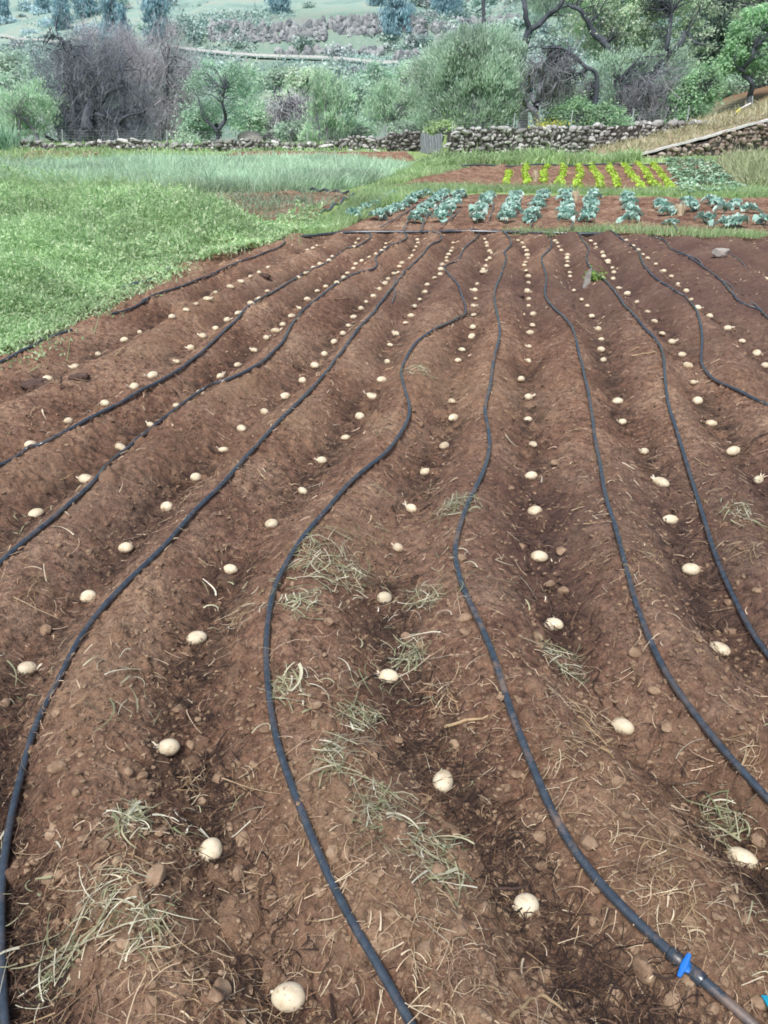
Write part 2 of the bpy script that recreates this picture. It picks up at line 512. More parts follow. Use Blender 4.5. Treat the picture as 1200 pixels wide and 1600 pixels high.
PLOT_END = 13.75
def soil_parts(x, y):
    """macro phase of the furrows: returns ridge 0..1 (0 = furrow bottom)"""
    shp = x.shape; x = x.ravel(); y = y.ravel()
    q = np.clip((y - GY[0]) / .05, 0, len(GY) - 1.001); i0 = q.astype(int); fr = q - i0
    idx = np.zeros(len(x), int); left = np.full(len(x), -1e9); right = np.full(len(x), 1e9)
    for r in range(len(RX)):
        xr = RX[r][i0] * (1 - fr) + RX[r][i0 + 1] * fr
        m = xr <= x
        idx += m; left = np.where(m, xr, left); right = np.where(~m & (right > 1e8), xr, right)
    left = np.where(left < -1e8, right - .7, left); right = np.where(right > 1e8, left + .7, right)
    t = (x - left) / (right - left)
    ridge = .5 - .5 * np.cos(2 * math.pi * np.clip(t, 0, 1))
    amp = AMP[np.clip(idx, 0, len(AMP) - 1)]
    return ridge.reshape(shp), amp.reshape(shp)

def H(x, y, detail=True):
    x = np.asarray(x, float); y = np.asarray(y, float)
    ridge, amp = soil_parts(x, y)
    wob = .85 + .35 * fbm(x * .9, y * .5, 41, 2)
    A = .165 * amp * wob * (1 - .8 * sstep(12.9, 13.6, y))
    z = -.055 + A * ridge ** .85
    z = z * (1 - sstep(13.3, 13.9, y)) + .01 * sstep(13.3, 13.9, y)
    z = z + .020 * fbm(x * 2.6, y * 2.6, 5, 3) + .016 * (np.abs(fbm(x * 5.5, y * 4.2, 6, 3)) - .25)
    if detail:
        z = z + .012 * fbm(x * 11, y * 11, 9, 3) + clods(x, y)
        z = z + .005 * fbm(x * 50, y * 50, 15, 2)
    return z

def clods(x, y):
    k = sstep(-.3, .3, fbm(x * 1.3, y * 1.3, 77, 2))
    wx = x + .02 * fbm(x * 9, y * 9, 2, 2); wy = y + .02 * fbm(x * 9, y * 9, 3, 2)
    return (.034 * worley_bumps(wx * 13, wy * 13, 21, .42) + .042 * worley_bumps(wx * 7, wy * 7, 25, .2)) * k + .015 * worley_bumps(wx * 28, wy * 28, 31, .55)

def march(px, py, off=0.0, detail=True):
    """where the photo ray through (px,py) meets the soil"""
    px = np.atleast_1d(np.asarray(px, float)); py = np.atleast_1d(np.asarray(py, float))
    d = ray(px, py)
    k0 = (.16 - CAMZ) / d[:, 2]; k1 = (-.14 - CAMZ) / d[:, 2]
    lo = k0.copy(); hi = k1.copy(); n = 60; found = np.zeros(len(px), bool); ans = k1.copy()
    prev = k0.copy()
    for i in range(n + 1):
        k = k0 + (k1 - k0) * i / n
        p = np.array([0, 0, CAMZ]) + d * k[:, None]
        under = p[:, 2] < H(p[:, 0], p[:, 1], detail) + off
        new = under & ~found
        ans = np.where(new, .5 * (k + prev), ans); found |= under; prev = k
    return np.array([0, 0, CAMZ]) + d * ans[:, None]

# soil sheet: rows closer together near the camera
ys = np.concatenate([np.linspace(-1.2, .55, 40, endpoint=False), .55 * (13.95 / .55) ** (np.linspace(0, 1, 820))])
ts = np.linspace(-1, 1, 860)
half = 1.05 + .72 * np.maximum(ys, 0)
X = ts[None, :] * half[:, None] + 0.25
Y = np.repeat(ys[:, None], len(ts), 1)
Z = H(X, Y)
ridge, amp = soil_parts(X, Y)
wet = (1 - ridge) ** 2.2 * sstep(-.45, .15, fbm(X * 1.6, Y * 1.6, 88, 3)) * np.minimum(1, amp)
wet = np.clip(wet * 1.25 + .25 * sstep(.1, .5, fbm(X * 2.2, Y * 2.2, 61, 3)), 0, 1)
tan = sstep(.05, .6, fbm(X * 1.1 + 4, Y * .8, 93, 3)) * ridge
for (a_, b_, r_) in ((690, 600, .55), (665, 560, .4), (930, 470, .6), (1100, 1300, .35), (1000, 1430, .3), (300, 1430, .3), (560, 850, .3)):
    q_ = on_plane(np.array(float(a_)), np.array(float(b_)), 0)
    tan = np.maximum(tan, np.exp(-((X - q_[0]) ** 2 + (Y - q_[1]) ** 2) / r_ ** 2) * (.8 + .4 * fbm(X * 4, Y * 4, 5, 2)))
purple = sstep(-.1, .5, .9 * fbm(X * .5, Y * .35, 70, 2) + .16 * (X - .2)) * sstep(1.2, 3.0, Y)
clod = np.clip(clods(X, Y) / .016, 0, 1)
mb = MB(); mb.add(np.stack([X, Y, Z], -1), grid_faces(*X.shape))
o = mb.build('ploughed_field', M['soil'], attrs={'wet': wet, 'tan': tan, 'purple': purple, 'clod': clod}); tag(o, kind='structure')

# ------------------------------------------------------------------ seed potatoes
def potato_mesh(seed, lx, ly, lz):
    v, f = ico(4)
    r = np.random.default_rng(seed); w = v.copy()
    for _ in range(5):
        n = r.normal(size=3); n /= np.linalg.norm(n)
        w += v * (r.uniform(-.06, .07) * np.exp(-((v @ n - 1) ** 2) / .35))[:, None]
    for _ in range(6):   # eyes
        n = r.normal(size=3); n /= np.linalg.norm(n)
        w -= v * (.05 * np.exp(-((1 - v @ n)) / .012))[:, None]
    w[:, 1] *= 1 + .12 * r.uniform(-1, 1) * w[:, 0]
    mb = MB(); mb.add(w * np.array([lx, ly, lz]), f)
    return mb.build('seed_potato', M['potato'], link=False).data
PM = [potato_mesh(1, .038, .029, .027), potato_mesh(2, .036, .028, .027), potato_mesh(3, .033, .030, .028),
      potato_mesh(4, .042, .028, .026), potato_mesh(5, .035, .027, .026)]
def sprout_mesh(seed, n, L):
    r = np.random.default_rng(seed); mb = MB()
    for i in range(n):
        a = r.uniform(-.7, .7); e = r.uniform(.0, .9); d = np.array([-math.cos(a) * math.cos(e), math.sin(a), math.sin(e)])
        l = L * r.uniform(.6, 1.2)
        p0 = np.array([-.030, r.uniform(-.008, .008), r.uniform(-.004, .010)])
        P = np.stack([p0 + d * l * t + np.array([0, 0, .3 * l * t * t]) + r.normal(size=3) * .0012 for t in np.linspace(0, 1, 6)])
        tubes(mb, P, np.array([.0060, .0048, .0042, .0040, .0042, .0018]), 6)
    return mb.build('sprout', M['sprout'], link=False).data
SM = [sprout_mesh(1, 1, .014), sprout_mesh(2, 3, .020), sprout_mesh(3, 1, .022), sprout_mesh(4, 2, .026)]

ORD = ['', 'first', 'second', 'third', 'fourth', 'fifth', 'sixth', 'seventh', 'eighth', 'ninth', 'tenth', 'eleventh', 'twelfth', 'thirteenth', 'fourteenth', 'fifteenth', 'sixteenth', 'seventeenth', 'eighteenth', 'nineteenth', 'twentieth']
ROWNAME = {'A': 'leftmost furrow', 'B': 'second furrow from the left', 'C': 'third furrow from the left', 'D': 'fourth furrow from the left', 'E': 'fifth furrow from the left',
           'F': 'fifth furrow from the right', 'G': 'fourth furrow from the right', 'H': 'third furrow from the right', 'I': 'second furrow from the right', 'J': 'rightmost planted furrow'}
# (yaw in degrees, mesh, sprout index or None, size) for those seen large; sprouts grow from the -x end
SPEC = {(452,1555): (5, 1, 0, 1.12), (329,1325): (70, 2, None, 1.02), (264,1165): (0, 1, 1, 1.0), (693,1218): (70, 0, None, 1.0), (823,1412): (20, 2, 0, 1.0),
        (307,995): (8, 0, 0, 1.0), (360,888): (0, 4, 2, .95), (607,1055): (-20, 0, 1, .95), (601,932): (20, 2, None, .95), (973,1133): (-45, 0, None, 1.0), (1159,1338): (-35, 3, None, 1.0),
        (865,976): (-22, 0, None, .98), (843,868): (-15, 0, None, 1.0), (1125,1012): (135, 3, 0, 1.0), (1080,888): (-15, 0, None, 1.0), (138,930): (10, 2, None, 1.0), (197,854): (-5, 1, None, 1.0),
        (41,1042): (195, 1, 2, 1.0), (261,792): (-25, 2, None, 1.0), (56,801): (30, 0, None, 1.0)}
HAND = {(452,1555): 'large cream seed potato with stubby side sprout at the bottom edge', (329,1325): 'round cracked cream seed potato, second from bottom in fifth furrow from left',
        (264,1165): 'oval cream potato trailing two white sprouts, third from bottom in its furrow', (823,1412): 'roundish cream potato with short sprout beside brown pebbles, near the blue valve',
        (693,1218): 'upright oval clean cream potato left of the hose with the blue valve', (1159,1338): 'long cream potato half sunk in soil at lower right edge',
        (973,1133): 'oval cream potato on dark compost beside scattered pale straw', (1125,1012): 'pointed cream potato beside two brown stones near the right edge',
        (41,1042): 'cream potato with thin sprout, lowest at the left edge', (601,932): 'plump cream potato below the large pale straw heap'}
npot = 0
for k, pts in ROWS.items():
    n = len(pts)
    P = np.array(pts, float)
    W = march(P[:, 0], P[:, 1], .020)
    for i, p in enumerate(pts):
        near = p[1] > 420
        yaw, mi, si, sc = SPEC.get(p, (random.uniform(-60, 60) + (180 if random.random() < .4 else 0), random.randrange(5), random.choice([None, None, None, 0, 0, 1, 2, 3]) if near else None, random.choice([.74, .82, .88, .94, 1.0, 1.06, 1.14])))
        o = bpy.data.objects.new('seed_potato', PM[mi]); col.objects.link(o)
        q = W[i]
        hh = float(H(np.array([q[0]]), np.array([q[1]]), False)[0])
        o.location = (q[0], q[1], max(hh + .010, q[2] - .008))
        o.rotation_euler = (R(random.uniform(-12, 12)), R(random.uniform(-10, 10)), R(yaw)); o.scale = (sc, sc, sc)
        if p in HAND: lab = HAND[p]
        else:
            ad = 'sprouting cream' if si is not None else 'cream'
            if i < n / 2: lab = f'{ad} potato {ORD[i + 1]} from the near end of the {ROWNAME[k]}'
            else: lab = f'{ad} potato {ORD[n - i]} from the far end of the {ROWNAME[k]}'
        tag(o, lab, 'potato', 'seed potatoes laid out in the furrows')
        if si is not None:
            s = bpy.data.objects.new('sprout', SM[si]); col.objects.link(s); s.parent = o
        npot += 1

# ------------------------------------------------------------------ irrigation hoses
HOSES = {
 'left': ([(432,370),(444,376),(442,385),(417,394),(385,406),(335,429),(300,442),(260,456),(227,471),(205,484),(170,494)], .0095, 'thin black hose on the leftmost ridge ending in a narrow split tail'),
 'h1': ([(-70,760),(0,728),(54,700),(100,677),(150,650),(200,625),(250,597),(300,565),(335,532),(365,505),(384,485),(422,460),(465,434),(500,416),(520,404),(537,391),(560,385),(575,375),(580,369),(572,364),(562,362)], .0110, 'black hose running beside the second furrow from the left, leaving the left edge high up'),
 'h2': ([(-70,940),(0,882),(50,840),(100,797),(150,750),(200,700),(250,660),(300,622),(350,597),(400,575),(440,537),(455,510),(475,487),(500,465),(522,447),(545,432),(567,425),(585,421),(589,412),(586,404),(595,395),(617,382),(632,375),(636,369),(630,364),(618,362)], .0110, 'black hose beside the third furrow from the left with a kink near its far end'),
 'h3': ([(20,1700),(8,1600),(4,1500),(2,1425),(8,1370),(17,1295),(37,1200),(60,1125),(100,1045),(125,1000),(185,925),(250,860),(300,805),(350,755),(390,710),(425,670),(465,630),(500,595),(535,550),(560,515),(585,487),(610,455),(634,425),(660,399),(670,385),(687,377),(690,371),(682,364),(668,361)], .0110, 'black hose sweeping down to the bottom left corner'),
 'h4': ([(690,1690),(640,1600),(600,1530),(550,1445),(510,1365),(475,1285),(450,1220),(430,1150),(419,1075),(416,1000),(425,940),(445,890),(470,845),(525,780),(565,740),(600,715),(625,685),(640,650),(637,625),(627,590),(630,570),(650,537),(672,520),(700,505),(722,497),(728,487),(722,465),(715,445),(697,425),(696,417),(715,407),(726,387),(740,376),(748,366),(744,359),(732,358)], .0110, 'most winding black hose, bending sharply and reaching the bottom centre'),
 'h5': ([(1260,1670),(1170,1600),(1125,1555),(1080,1520),(1040,1485),(975,1425),(925,1375),(880,1310),(850,1250),(828,1197),(800,1120),(770,1025),(740,955),(720,910),(710,865),(716,832),(732,785),(755,740),(765,700),(762,665),(757,640),(765,610),(772,560),(780,530),(780,505),(775,485),(772,460),(780,437),(789,412),(791,400),(786,396),(796,387),(799,379),(791,367),(780,361),(765,359)], .0122, 'black hose carrying the blue valve, curving to the bottom right corner'),
 'h6': ([(1280,1340),(1200,1262),(1140,1197),(1090,1130),(1050,1075),(1020,1015),(995,950),(975,875),(960,820),(945,775),(930,690),(922,630),(905,555),(895,515),(880,495),(860,477),(851,460),(854,437),(847,412),(847,401),(859,391),(862,379),(857,370),(845,366),(812,366)], .0110, 'black hose between the fourth and third furrows from the right, looping near its far end'),
 'h7': ([(1290,1130),(1200,1025),(1165,975),(1130,900),(1105,835),(1085,765),(1060,685),(1042,620),(1035,555),(1025,535),(1005,512),(975,477),(955,450),(937,432),(927,425),(916,407),(920,390),(910,377),(905,366),(900,362)], .0110, 'black hose passing right beside the small grey stake'),
 'h8': ([(1300,672),(1200,633),(1160,614),(1120,598),(1100,578),(1095,562),(1097,536),(1095,510),(1088,486),(1072,468),(1050,452),(1026,436),(1008,418),(996,394),(978,380),(960,365),(948,358)], .0110, 'black hose bending sharply outward to the right edge'),
 'h9': ([(1280,560),(1200,498),(1186,486),(1156,472),(1142,458),(1132,444),(1110,426),(1088,411),(1064,397),(1048,390),(1038,377),(1006,366)], .0115, 'rightmost long black hose with a thinner line twisted along it'),
 't1': ([(1058,398),(1080,401),(1092,408),(1098,417)], .008, 'thin dark loop of line lying beside the rightmost hose'),
 't2': ([(1128,438),(1140,446),(1148,454)], .006, 'short thin grey line along the middle of the rightmost hose'),
 't3': ([(1170,470),(1184,479),(1192,488)], .006, 'short thin grey line along the near part of the rightmost hose'),
 't4': ([(1143,398),(1152,406),(1165,418)], .006, 'short dark line on bare soil right of the pale block'),
 'pipe': ([(186,453),(200,449),(235,439),(255,429),(268,418)], .022, 'thick dark pipe stub emerging from the green growth'),
 'low': ([(-60,590),(0,567),(62,535),(95,522),(117,515)], .012, 'black hose at the left edge below the green growth'),
 'strap': ([(617,436),(615,448),(618,460),(612,474)], .006, 'short black strap lying across a ridge beside a hose'),
}
hose_pts = {}
for k, (pts, r, lab) in HOSES.items():
    S = spline(pts, 7)
    W = march(S[:, 0], S[:, 1], r, False)
    # resample evenly in the world
    L = np.concatenate([[0], np.cumsum(np.linalg.norm(np.diff(W, axis=0), axis=1))])
    n = max(8, int(L[-1] / .03)); s = np.linspace(0, L[-1], n)
    W = np.stack([np.interp(s, L, W[:, i]) for i in range(3)], -1)
    W[:, :2] = gsmooth(W[:, :2], 2.5)
    hz = H(W[:, 0], W[:, 1])
    hz = np.max([np.roll(np.pad(hz, 3, mode='edge'), j)[3:-3] for j in (-2, -1, 0, 1, 2)], axis=0)
    W[:, 2] = gsmooth(hz, 4) + r * .85
    hose_pts[k] = W
    mb = MB(); tubes(mb, W, r, 10); caps(mb, W, r, 10)
    nm = 'hose'
    o = mb.build('irrigation_hose' if r > .009 else ('plastic_strap' if k == 'strap' else 'drip_line'), M['hose_muddy'] if k in ('h5', 'left') else (M['hose'] if r > .009 else M['drip']))
    tag(o, lab, 'hose' if k != 'strap' else 'strap', 'irrigation hoses on the potato field' if r > .009 else None)

# header pipe along the head of the furrows
hp = []
for (x, y) in [(470,372),(505,363),(540,360),(600,360),(660,360),(720,359),(780,360),(840,360),(905,362),(948,362)]:
    q = on_plane(x, y, .04); hp.append(q)
hp = spline(hp, .1); hp[:, 2] = H(hp[:, 0], hp[:, 1]) + .03; hp[:, 2] = gsmooth(hp[:, 2], 4)
mb = MB(); tubes(mb, hp, .024, 10); caps(mb, hp, .024, 10)
root = empty('header_pipe', tuple(hp[0]), 'long dark header pipe across the far end of the potato furrows', 'pipe')
local(mb.build('pipe', M['hose'], root), root)
h2 = hp.copy()[20:70]; h2[:, 1] += .09 + .03 * np.sin(np.arange(len(h2)) * .2); h2[:, 2] -= .008
mb = MB(); tubes(mb, h2, .014, 8)
o = mb.build('supply_pipe', M['hose']); tag(o, 'thinner dark pipe lying just behind the long header pipe', 'pipe')

# connector on the left hose, valve on the hose at lower right
def hose_frame(k, px, py):
    t = march([px], [py], .012, False)[0]; W = hose_pts[k]
    i = int(np.argmin(np.linalg.norm(W - t, axis=1))); i = min(max(i, 1), len(W) - 2)
    d = W[i + 1] - W[i - 1]; d /= np.linalg.norm(d)
    return W[i], d
c, d = hose_frame('left', 224, 472)
mb = MB()
for a, b, r in ((-.05, -.02, .016), (-.02, .02, .021), (.02, .05, .016)):
    P = np.stack([c + d * (a + (b - a) * t) for t in (0, .1, .5, .9, 1)]); tubes(mb, P, np.array([r * .9, r, r, r, r * .9]), 10); caps(mb, P, r * .9, 10)
o = mb.build('pipe_connector', M['hose']); tag(o, 'black ribbed connector joining the leftmost hose to its tail', 'connector')

c, d = hose_frame('h5', 1064, 1506)
root = empty('valve', tuple(c), 'shut-off valve with bright blue handle on muddy black hose', 'valve')
mb = MB()
P = np.stack([c + d * t for t in (-.042, -.038, -.02, -.016, .016, .02, .038, .042)])
tubes(mb, P, np.array([.0145, .0165, .0165, .015, .015, .0165, .0165, .0145]), 14); caps(mb, P, .016, 14)
local(mb.build('valve_body', M['hose_muddy'], root), root)
# tee handle: stem pointing toward the viewer-left, a curved cross bar
side = np.cross(d, [0, 0, 1.0]); side /= np.linalg.norm(side)
if side[1] > 0 and side[0] > 0: side = -side
up = np.array([0, 0, 1.0])
st = np.array([-.30, -.25, .92]); st = st / np.linalg.norm(st)
mb = MB()
st = st * .85; P = np.stack([c + st * t for t in (.012, .018, .030, .034)]); tubes(mb, P, np.array([.011, .011, .0095, .007]), 12); caps(mb, P, .007, 12)
bar = np.array([-.66, -.74, -.10]); bar -= st * (bar @ st); bar /= np.linalg.norm(bar)
def slab(P, wv, hv, wd, ht):
    P = np.asarray(P); n = len(P)
    wd = np.broadcast_to(wd, (n,)); ht = np.broadcast_to(ht, (n,))
    an = np.arange(10) * 2 * math.pi / 10
    cx = np.sign(np.cos(an)) * np.abs(np.cos(an)) ** .5; sx = np.sign(np.sin(an)) * np.abs(np.sin(an)) ** .5
    V = P[:, None] + wv * (cx[None, :, None] * wd[:, None, None]) + hv * (sx[None, :, None] * ht[:, None, None])
    f = [[i * 10 + j, i * 10 + (j + 1) % 10, (i + 1) * 10 + (j + 1) % 10, (i + 1) * 10 + j] for i in range(n - 1) for j in range(10)]
    mb.add(V.reshape(-1, 3), np.array(f))
    for e in (0, n - 1):
        mb.add(np.concatenate([V[e], P[e][None]]), np.array([[j, (j + 1) % 10, 10] for j in range(10)]))
wv = np.cross(bar, st)
slab([c + st * (.036 + 1.2 * (t - .012) ** 2) + bar * t for t in np.linspace(-.019, .036, 9)], wv, st, np.array([.005, .007, .0075, .0085, .0095, .0085, .007, .0065, .0045]), .0048)
lobe = np.cross(st, bar); lobe = lobe if lobe[0] > 0 else -lobe
slab([c + st * .034 + bar * .012 + lobe * t for t in np.linspace(0, .017, 5)], bar, st, np.array([.009, .0085, .008, .007, .005]), .0045)
local(mb.build('handle', M['blue'], root), root)

# strip of cyan plastic poking in at the lower right corner
q = march([1210], [1600], .02)[0]
mb = MB()
Pn = np.stack([q + np.array([-.008 + .0, -.05 + .1 * t, .012 + .012 * math.sin(3 * t)]) for t in np.linspace(0, 1, 8)])
P2 = Pn + np.array([.07, -.01, -.012])
mb.add(np.concatenate([Pn, (Pn + P2) / 2 + [0, 0, .008], P2]), grid_faces(3, 8))
mb.add(np.concatenate([Pn, (Pn + P2) / 2 + [0, 0, .008], P2]) - [0, 0, .003], grid_faces(3, 8)[:, ::-1])
o = mb.build('plastic_strip', M['cyan']); tag(o, 'scrap of cyan plastic at the lower right corner', 'plastic scrap')

# ------------------------------------------------------------------ stones and clods
STONES = [(345,1550,40),(245,1370,40),(372,1367,32),(378,1312,28),(367,1503,20),(60,1345,30),(95,1370,34),(182,1347,20),(237,1330,22),(544,1282,25),(505,1305,20),(30,1490,26),(120,1350,22),(255,1590,16),(80,1305,22),(595,1465,22),
 (920,1320,32),(665,1490,40),(1010,1520,52),(957,1560,42),(1050,1302,25),(965,1222,25),(977,1275,18),(862,1437,15),(847,1425,16),(800,1397,17),(907,1490,17),(712,1304,16),(770,1320,15),(807,1212,22),(1085,1355,20),(1165,1437,25),(1077,1442,28),(1055,1570,42),(1147,1405,20),(1185,1315,30),
 (277,1110,27),(300,1165,20),(309,1125,12),(342,945,13),(492,1135,22),(457,1212,20),(90,1115,25),(92,1200,34),(220,1215,25),(8,1100,20),(500,955,15),(480,1220,18),(330,1175,15),(120,1240,20),
 (727,967,26),(728,989,22),(1140,989,22),(1120,991,17),(1092,1000,18),(657,1010,20),(635,997,20),(812,1097,17),(992,1022,25),(1182,925,20),(622,1157,18),(782,1090,15),(677,1122,18),(1105,885,10),(710,1165,20),(942,1135,15),(690,1120,12)]
RM = []
for i in range(8):
    v, f = rock_verts(3, 1, random.uniform(.65, .95), random.uniform(.5, .75), .10, 100 + i, 9)
    mb = MB(); mb.add(v, f); RM.append(mb.build('stone', M['stone'], smooth=False, link=False).data)
def put_stone(px, py, size, lab, grp, q):
    depth = q[1] * cp + (CAMZ - q[2]) * sp
    s = size / F * depth * .5
    o = bpy.data.objects.new('stone', random.choice(RM)); col.objects.link(o)
    o.location = (q[0], q[1], q[2] + s * .22); o.scale = (s, s, s)
    o.rotation_euler = (random.uniform(-.3, .3), random.uniform(-.3, .3), random.uniform(0, 6.3))
    tag(o, lab, 'stone', grp)
def zone(x, y):
    h = 'left' if x < 300 else 'centre left' if x < 600 else 'centre right' if x < 900 else 'right'
    v = 'bottom' if y > 1400 else 'lower' if y > 1200 else 'middle'
    return v, h
SQ = march([a[0] for a in STONES], [a[1] for a in STONES], 0)
for (x, y, s), sq in zip(STONES, SQ):
    # find the nearest potato to name it by
    v, h = zone(x, y)
    best = min(((math.hypot(x - p[0], y - p[1]), k, i, p) for k, pts in ROWS.items() for i, p in enumerate(pts)), key=lambda t: t[0])
    sz = 'large' if s >= 32 else 'mid-sized' if s >= 22 else 'small'
    dx, dy = x - best[3][0], y - best[3][1]
    rel = ('below' if dy > 0 else 'above') if abs(dy) > abs(dx) else ('right of' if dx > 0 else 'left of')
    off = 'just' if best[0] < 70 else 'some way' if best[0] < 150 else 'far'
    put_stone(x, y, s, f'{sz} brown stone {off} {rel} {ORD[best[2] + 1]} potato of the {ROWNAME[best[1]]}', 'brown stones in the near soil', sq)
cnt = 0; PB = []
while cnt < 215:
    x, y = random.uniform(-60, 1260), 640 + 980 * random.random() ** .75
    if vnoise(np.array([x / 160.]), np.array([y / 160.]), 5)[0] < .42: continue
    PB.append((x, y)); cnt += 1
for (x, y), sq in zip(PB, march([a[0] for a in PB], [a[1] for a in PB], 0)):
    put_stone(x, y, random.choice([5, 7, 9, 12, 16, 21, 26]) * (.4 + y / 1900), 'small brown pebble half buried in the near soil among the straw', 'small pebbles strewn over the soil', sq)
# loose crumbs: far too many to count
mb = MB()
v0, f0 = ico(1)
n = 9000
px = rng.uniform(-120, 1320, n); py = 480 + 1160 * rng.random(n) ** .8
keep = vnoise(px / 120, py / 120, 8) > .35; px, py = px[keep], py[keep]
W = march(px, py, .0)
for q in W:
    depth = q[1] + .5
    s = random.uniform(.003, .0085) * (1 + .12 * q[1])
    v = v0 * (1 + .25 * rng.normal(size=(len(v0), 1))) * np.array([1, random.uniform(.6, 1), random.uniform(.5, .8)]) * s
    mb.add(rotz(v, random.random() * 6.3) + q + [0, 0, s * .25], f0)
o = mb.build('soil_crumbs', M['stone'], smooth=False); tag(o, 'loose brown crumbs of soil', 'soil crumbs', kind='stuff')

for (x, y, s, lab) in [(58,606,58,'flat dark clod in the leftmost furrow near the left edge'), (124,592,36,'dark rooty clod beside a pale stick in the leftmost furrow'), (812,463,16,'small black clod right beside a winding hose up the field'), (412,433,24,'dark clod near the far part of the leftmost furrow'),
                       (310,940,18,'small dark clod above a cream potato in the fifth furrow from left')]:
    q = march([x], [y], 0)[0]; depth = q[1] * cp + (CAMZ - q[2]) * sp; s = s / F * depth * .5
    v, f = rock_verts(4, s, s * .7, s * .42, .25, int(x), 8)
    v = v * (1 + .25 * fbm(v[:, 0] * 3 / s, v[:, 1] * 3 / s + v[:, 2], 3, 3))[:, None]
    mb = MB(); mb.add(v, f); o = mb.build('clod', M['clod']); o.location = (q[0], q[1], q[2] + s * .12); tag(o, lab, 'soil clod')

# ------------------------------------------------------------------ straw, roots, dark compost fibres
def strand_set(c, n, spread, L, w, lift=.02, droop=1.0, curl=.5, heading=None, K=6):
    """strands lying on the soil round world points c [m,3]: returns P, W arrays"""
    base = c + np.concatenate([np.clip(rng.normal(size=(n, 2)), -1.45, 1.45) * spread, np.zeros((n, 1))], 1) if len(c) == 1 else c
    a = rng.uniform(0, 2 * math.pi, n) if heading is None else heading + rng.normal(size=n) * .6
    l = L * rng.lognormal(0, .45, n)
    turn = rng.normal(size=n) * curl
    t = np.linspace(0, 1, K)[None, :]
    an = a[:, None] + turn[:, None] * (t - .5) * 2
    dx = np.cos(an) * (l / (K - 1))[:, None]; dy = np.sin(an) * (l / (K - 1))[:, None]
    x = base[:, :1] + np.cumsum(dx, 1) - dx.sum(1, keepdims=True) * .5; y = base[:, 1:2] + np.cumsum(dy, 1) - dy.sum(1, keepdims=True) * .5
    h = H(x.ravel(), y.ravel(), False).reshape(x.shape)
    hm = .5 * h + .5 * h.mean(1, keepdims=True)
    z = np.maximum(h, hm) + .010 + np.abs(rng.normal(size=(n, 1))) * lift * (1 + rng.normal(size=(n, 1)) * .5 * (t - .5) * 2) + lift * .6 * np.sin(t * math.pi * rng.uniform(.5, 1.5, (n, 1)))
    z = np.maximum(z, h + .006)
    P = np.stack([x, y, z], -1)
    W = np.maximum(.0005, w * rng.lognormal(0, .4, (n, 1)) * (1 - .55 * t))
    return P, W

# loose litter over the near soil
def litter(name, mat, n, y0, powr, L, w, pref, lab, lift=.008, curl=.5, K=6, far=0.0):
    px = rng.uniform(-150, 1350, n * 3); py = y0 + (1700 - y0) * rng.random(n * 3) ** powr
    W = on_plane(px, py, 0.0)
    rdg, amp_ = soil_parts(W[:, 0], W[:, 1])
    pr = pref(W[:, 0], W[:, 1], rdg) * (amp_ > .35)
    W = W[rng.random(len(W)) < pr][:n]
    P, Wd = strand_set(W, len(W), 0, L, w, lift, curl=curl, K=K)
    dd = np.linalg.norm(P[:, :1], axis=-1)
    Wd = Wd * (1 + far * np.maximum(dd - 2, 0))
    mb = MB(); ribbons(mb, P, Wd, side=np.array([0, 0, 1.0]) + rng.normal(size=(len(P), 3)) * .35)
    o = mb.build(name, mat); tag(o, lab, 'litter', kind='stuff'); return o
clump = lambda x, y, s, f, a, b: sstep(a, b, fbm(x * f, y * f, s, 2))
litter('straw_litter', M['straw'], 4200, 372, 1.5, .042, .0019, lambda x, y, r: (.12 + .88 * clump(x, y, 201, 1.6, -.15, .4)) * (.35 + .65 * r), 'fine dry straw strewn over the soil', curl=.28, far=.45)
litter('wilted_grass_litter', M['straw_green'], 1300, 640, .8, .06, .0034, lambda x, y, r: clump(x, y, 222, 1.9, .05, .5), 'wilted pale green grass blades strewn over the soil', lift=.014, curl=.7, far=.1)
litter('compost_fibres', M['fibre'], 13000, 420, .8, .05, .0028, lambda x, y, r: (1 - r) ** 4 * (.2 + .8 * clump(x, y, 88, 1.6, -.4, .3)), 'dark rooty compost fibres in the furrow bottoms', lift=.006, curl=1.0, far=.35)
litter('root_litter', M['root'], 12000, 366, 2.3, .045, .0016, lambda x, y, r: .3 + .7 * clump(x, y, 240, 1.2, -.2, .4), 'fine reddish root hairs on the soil', lift=.007, curl=.9, far=.45)

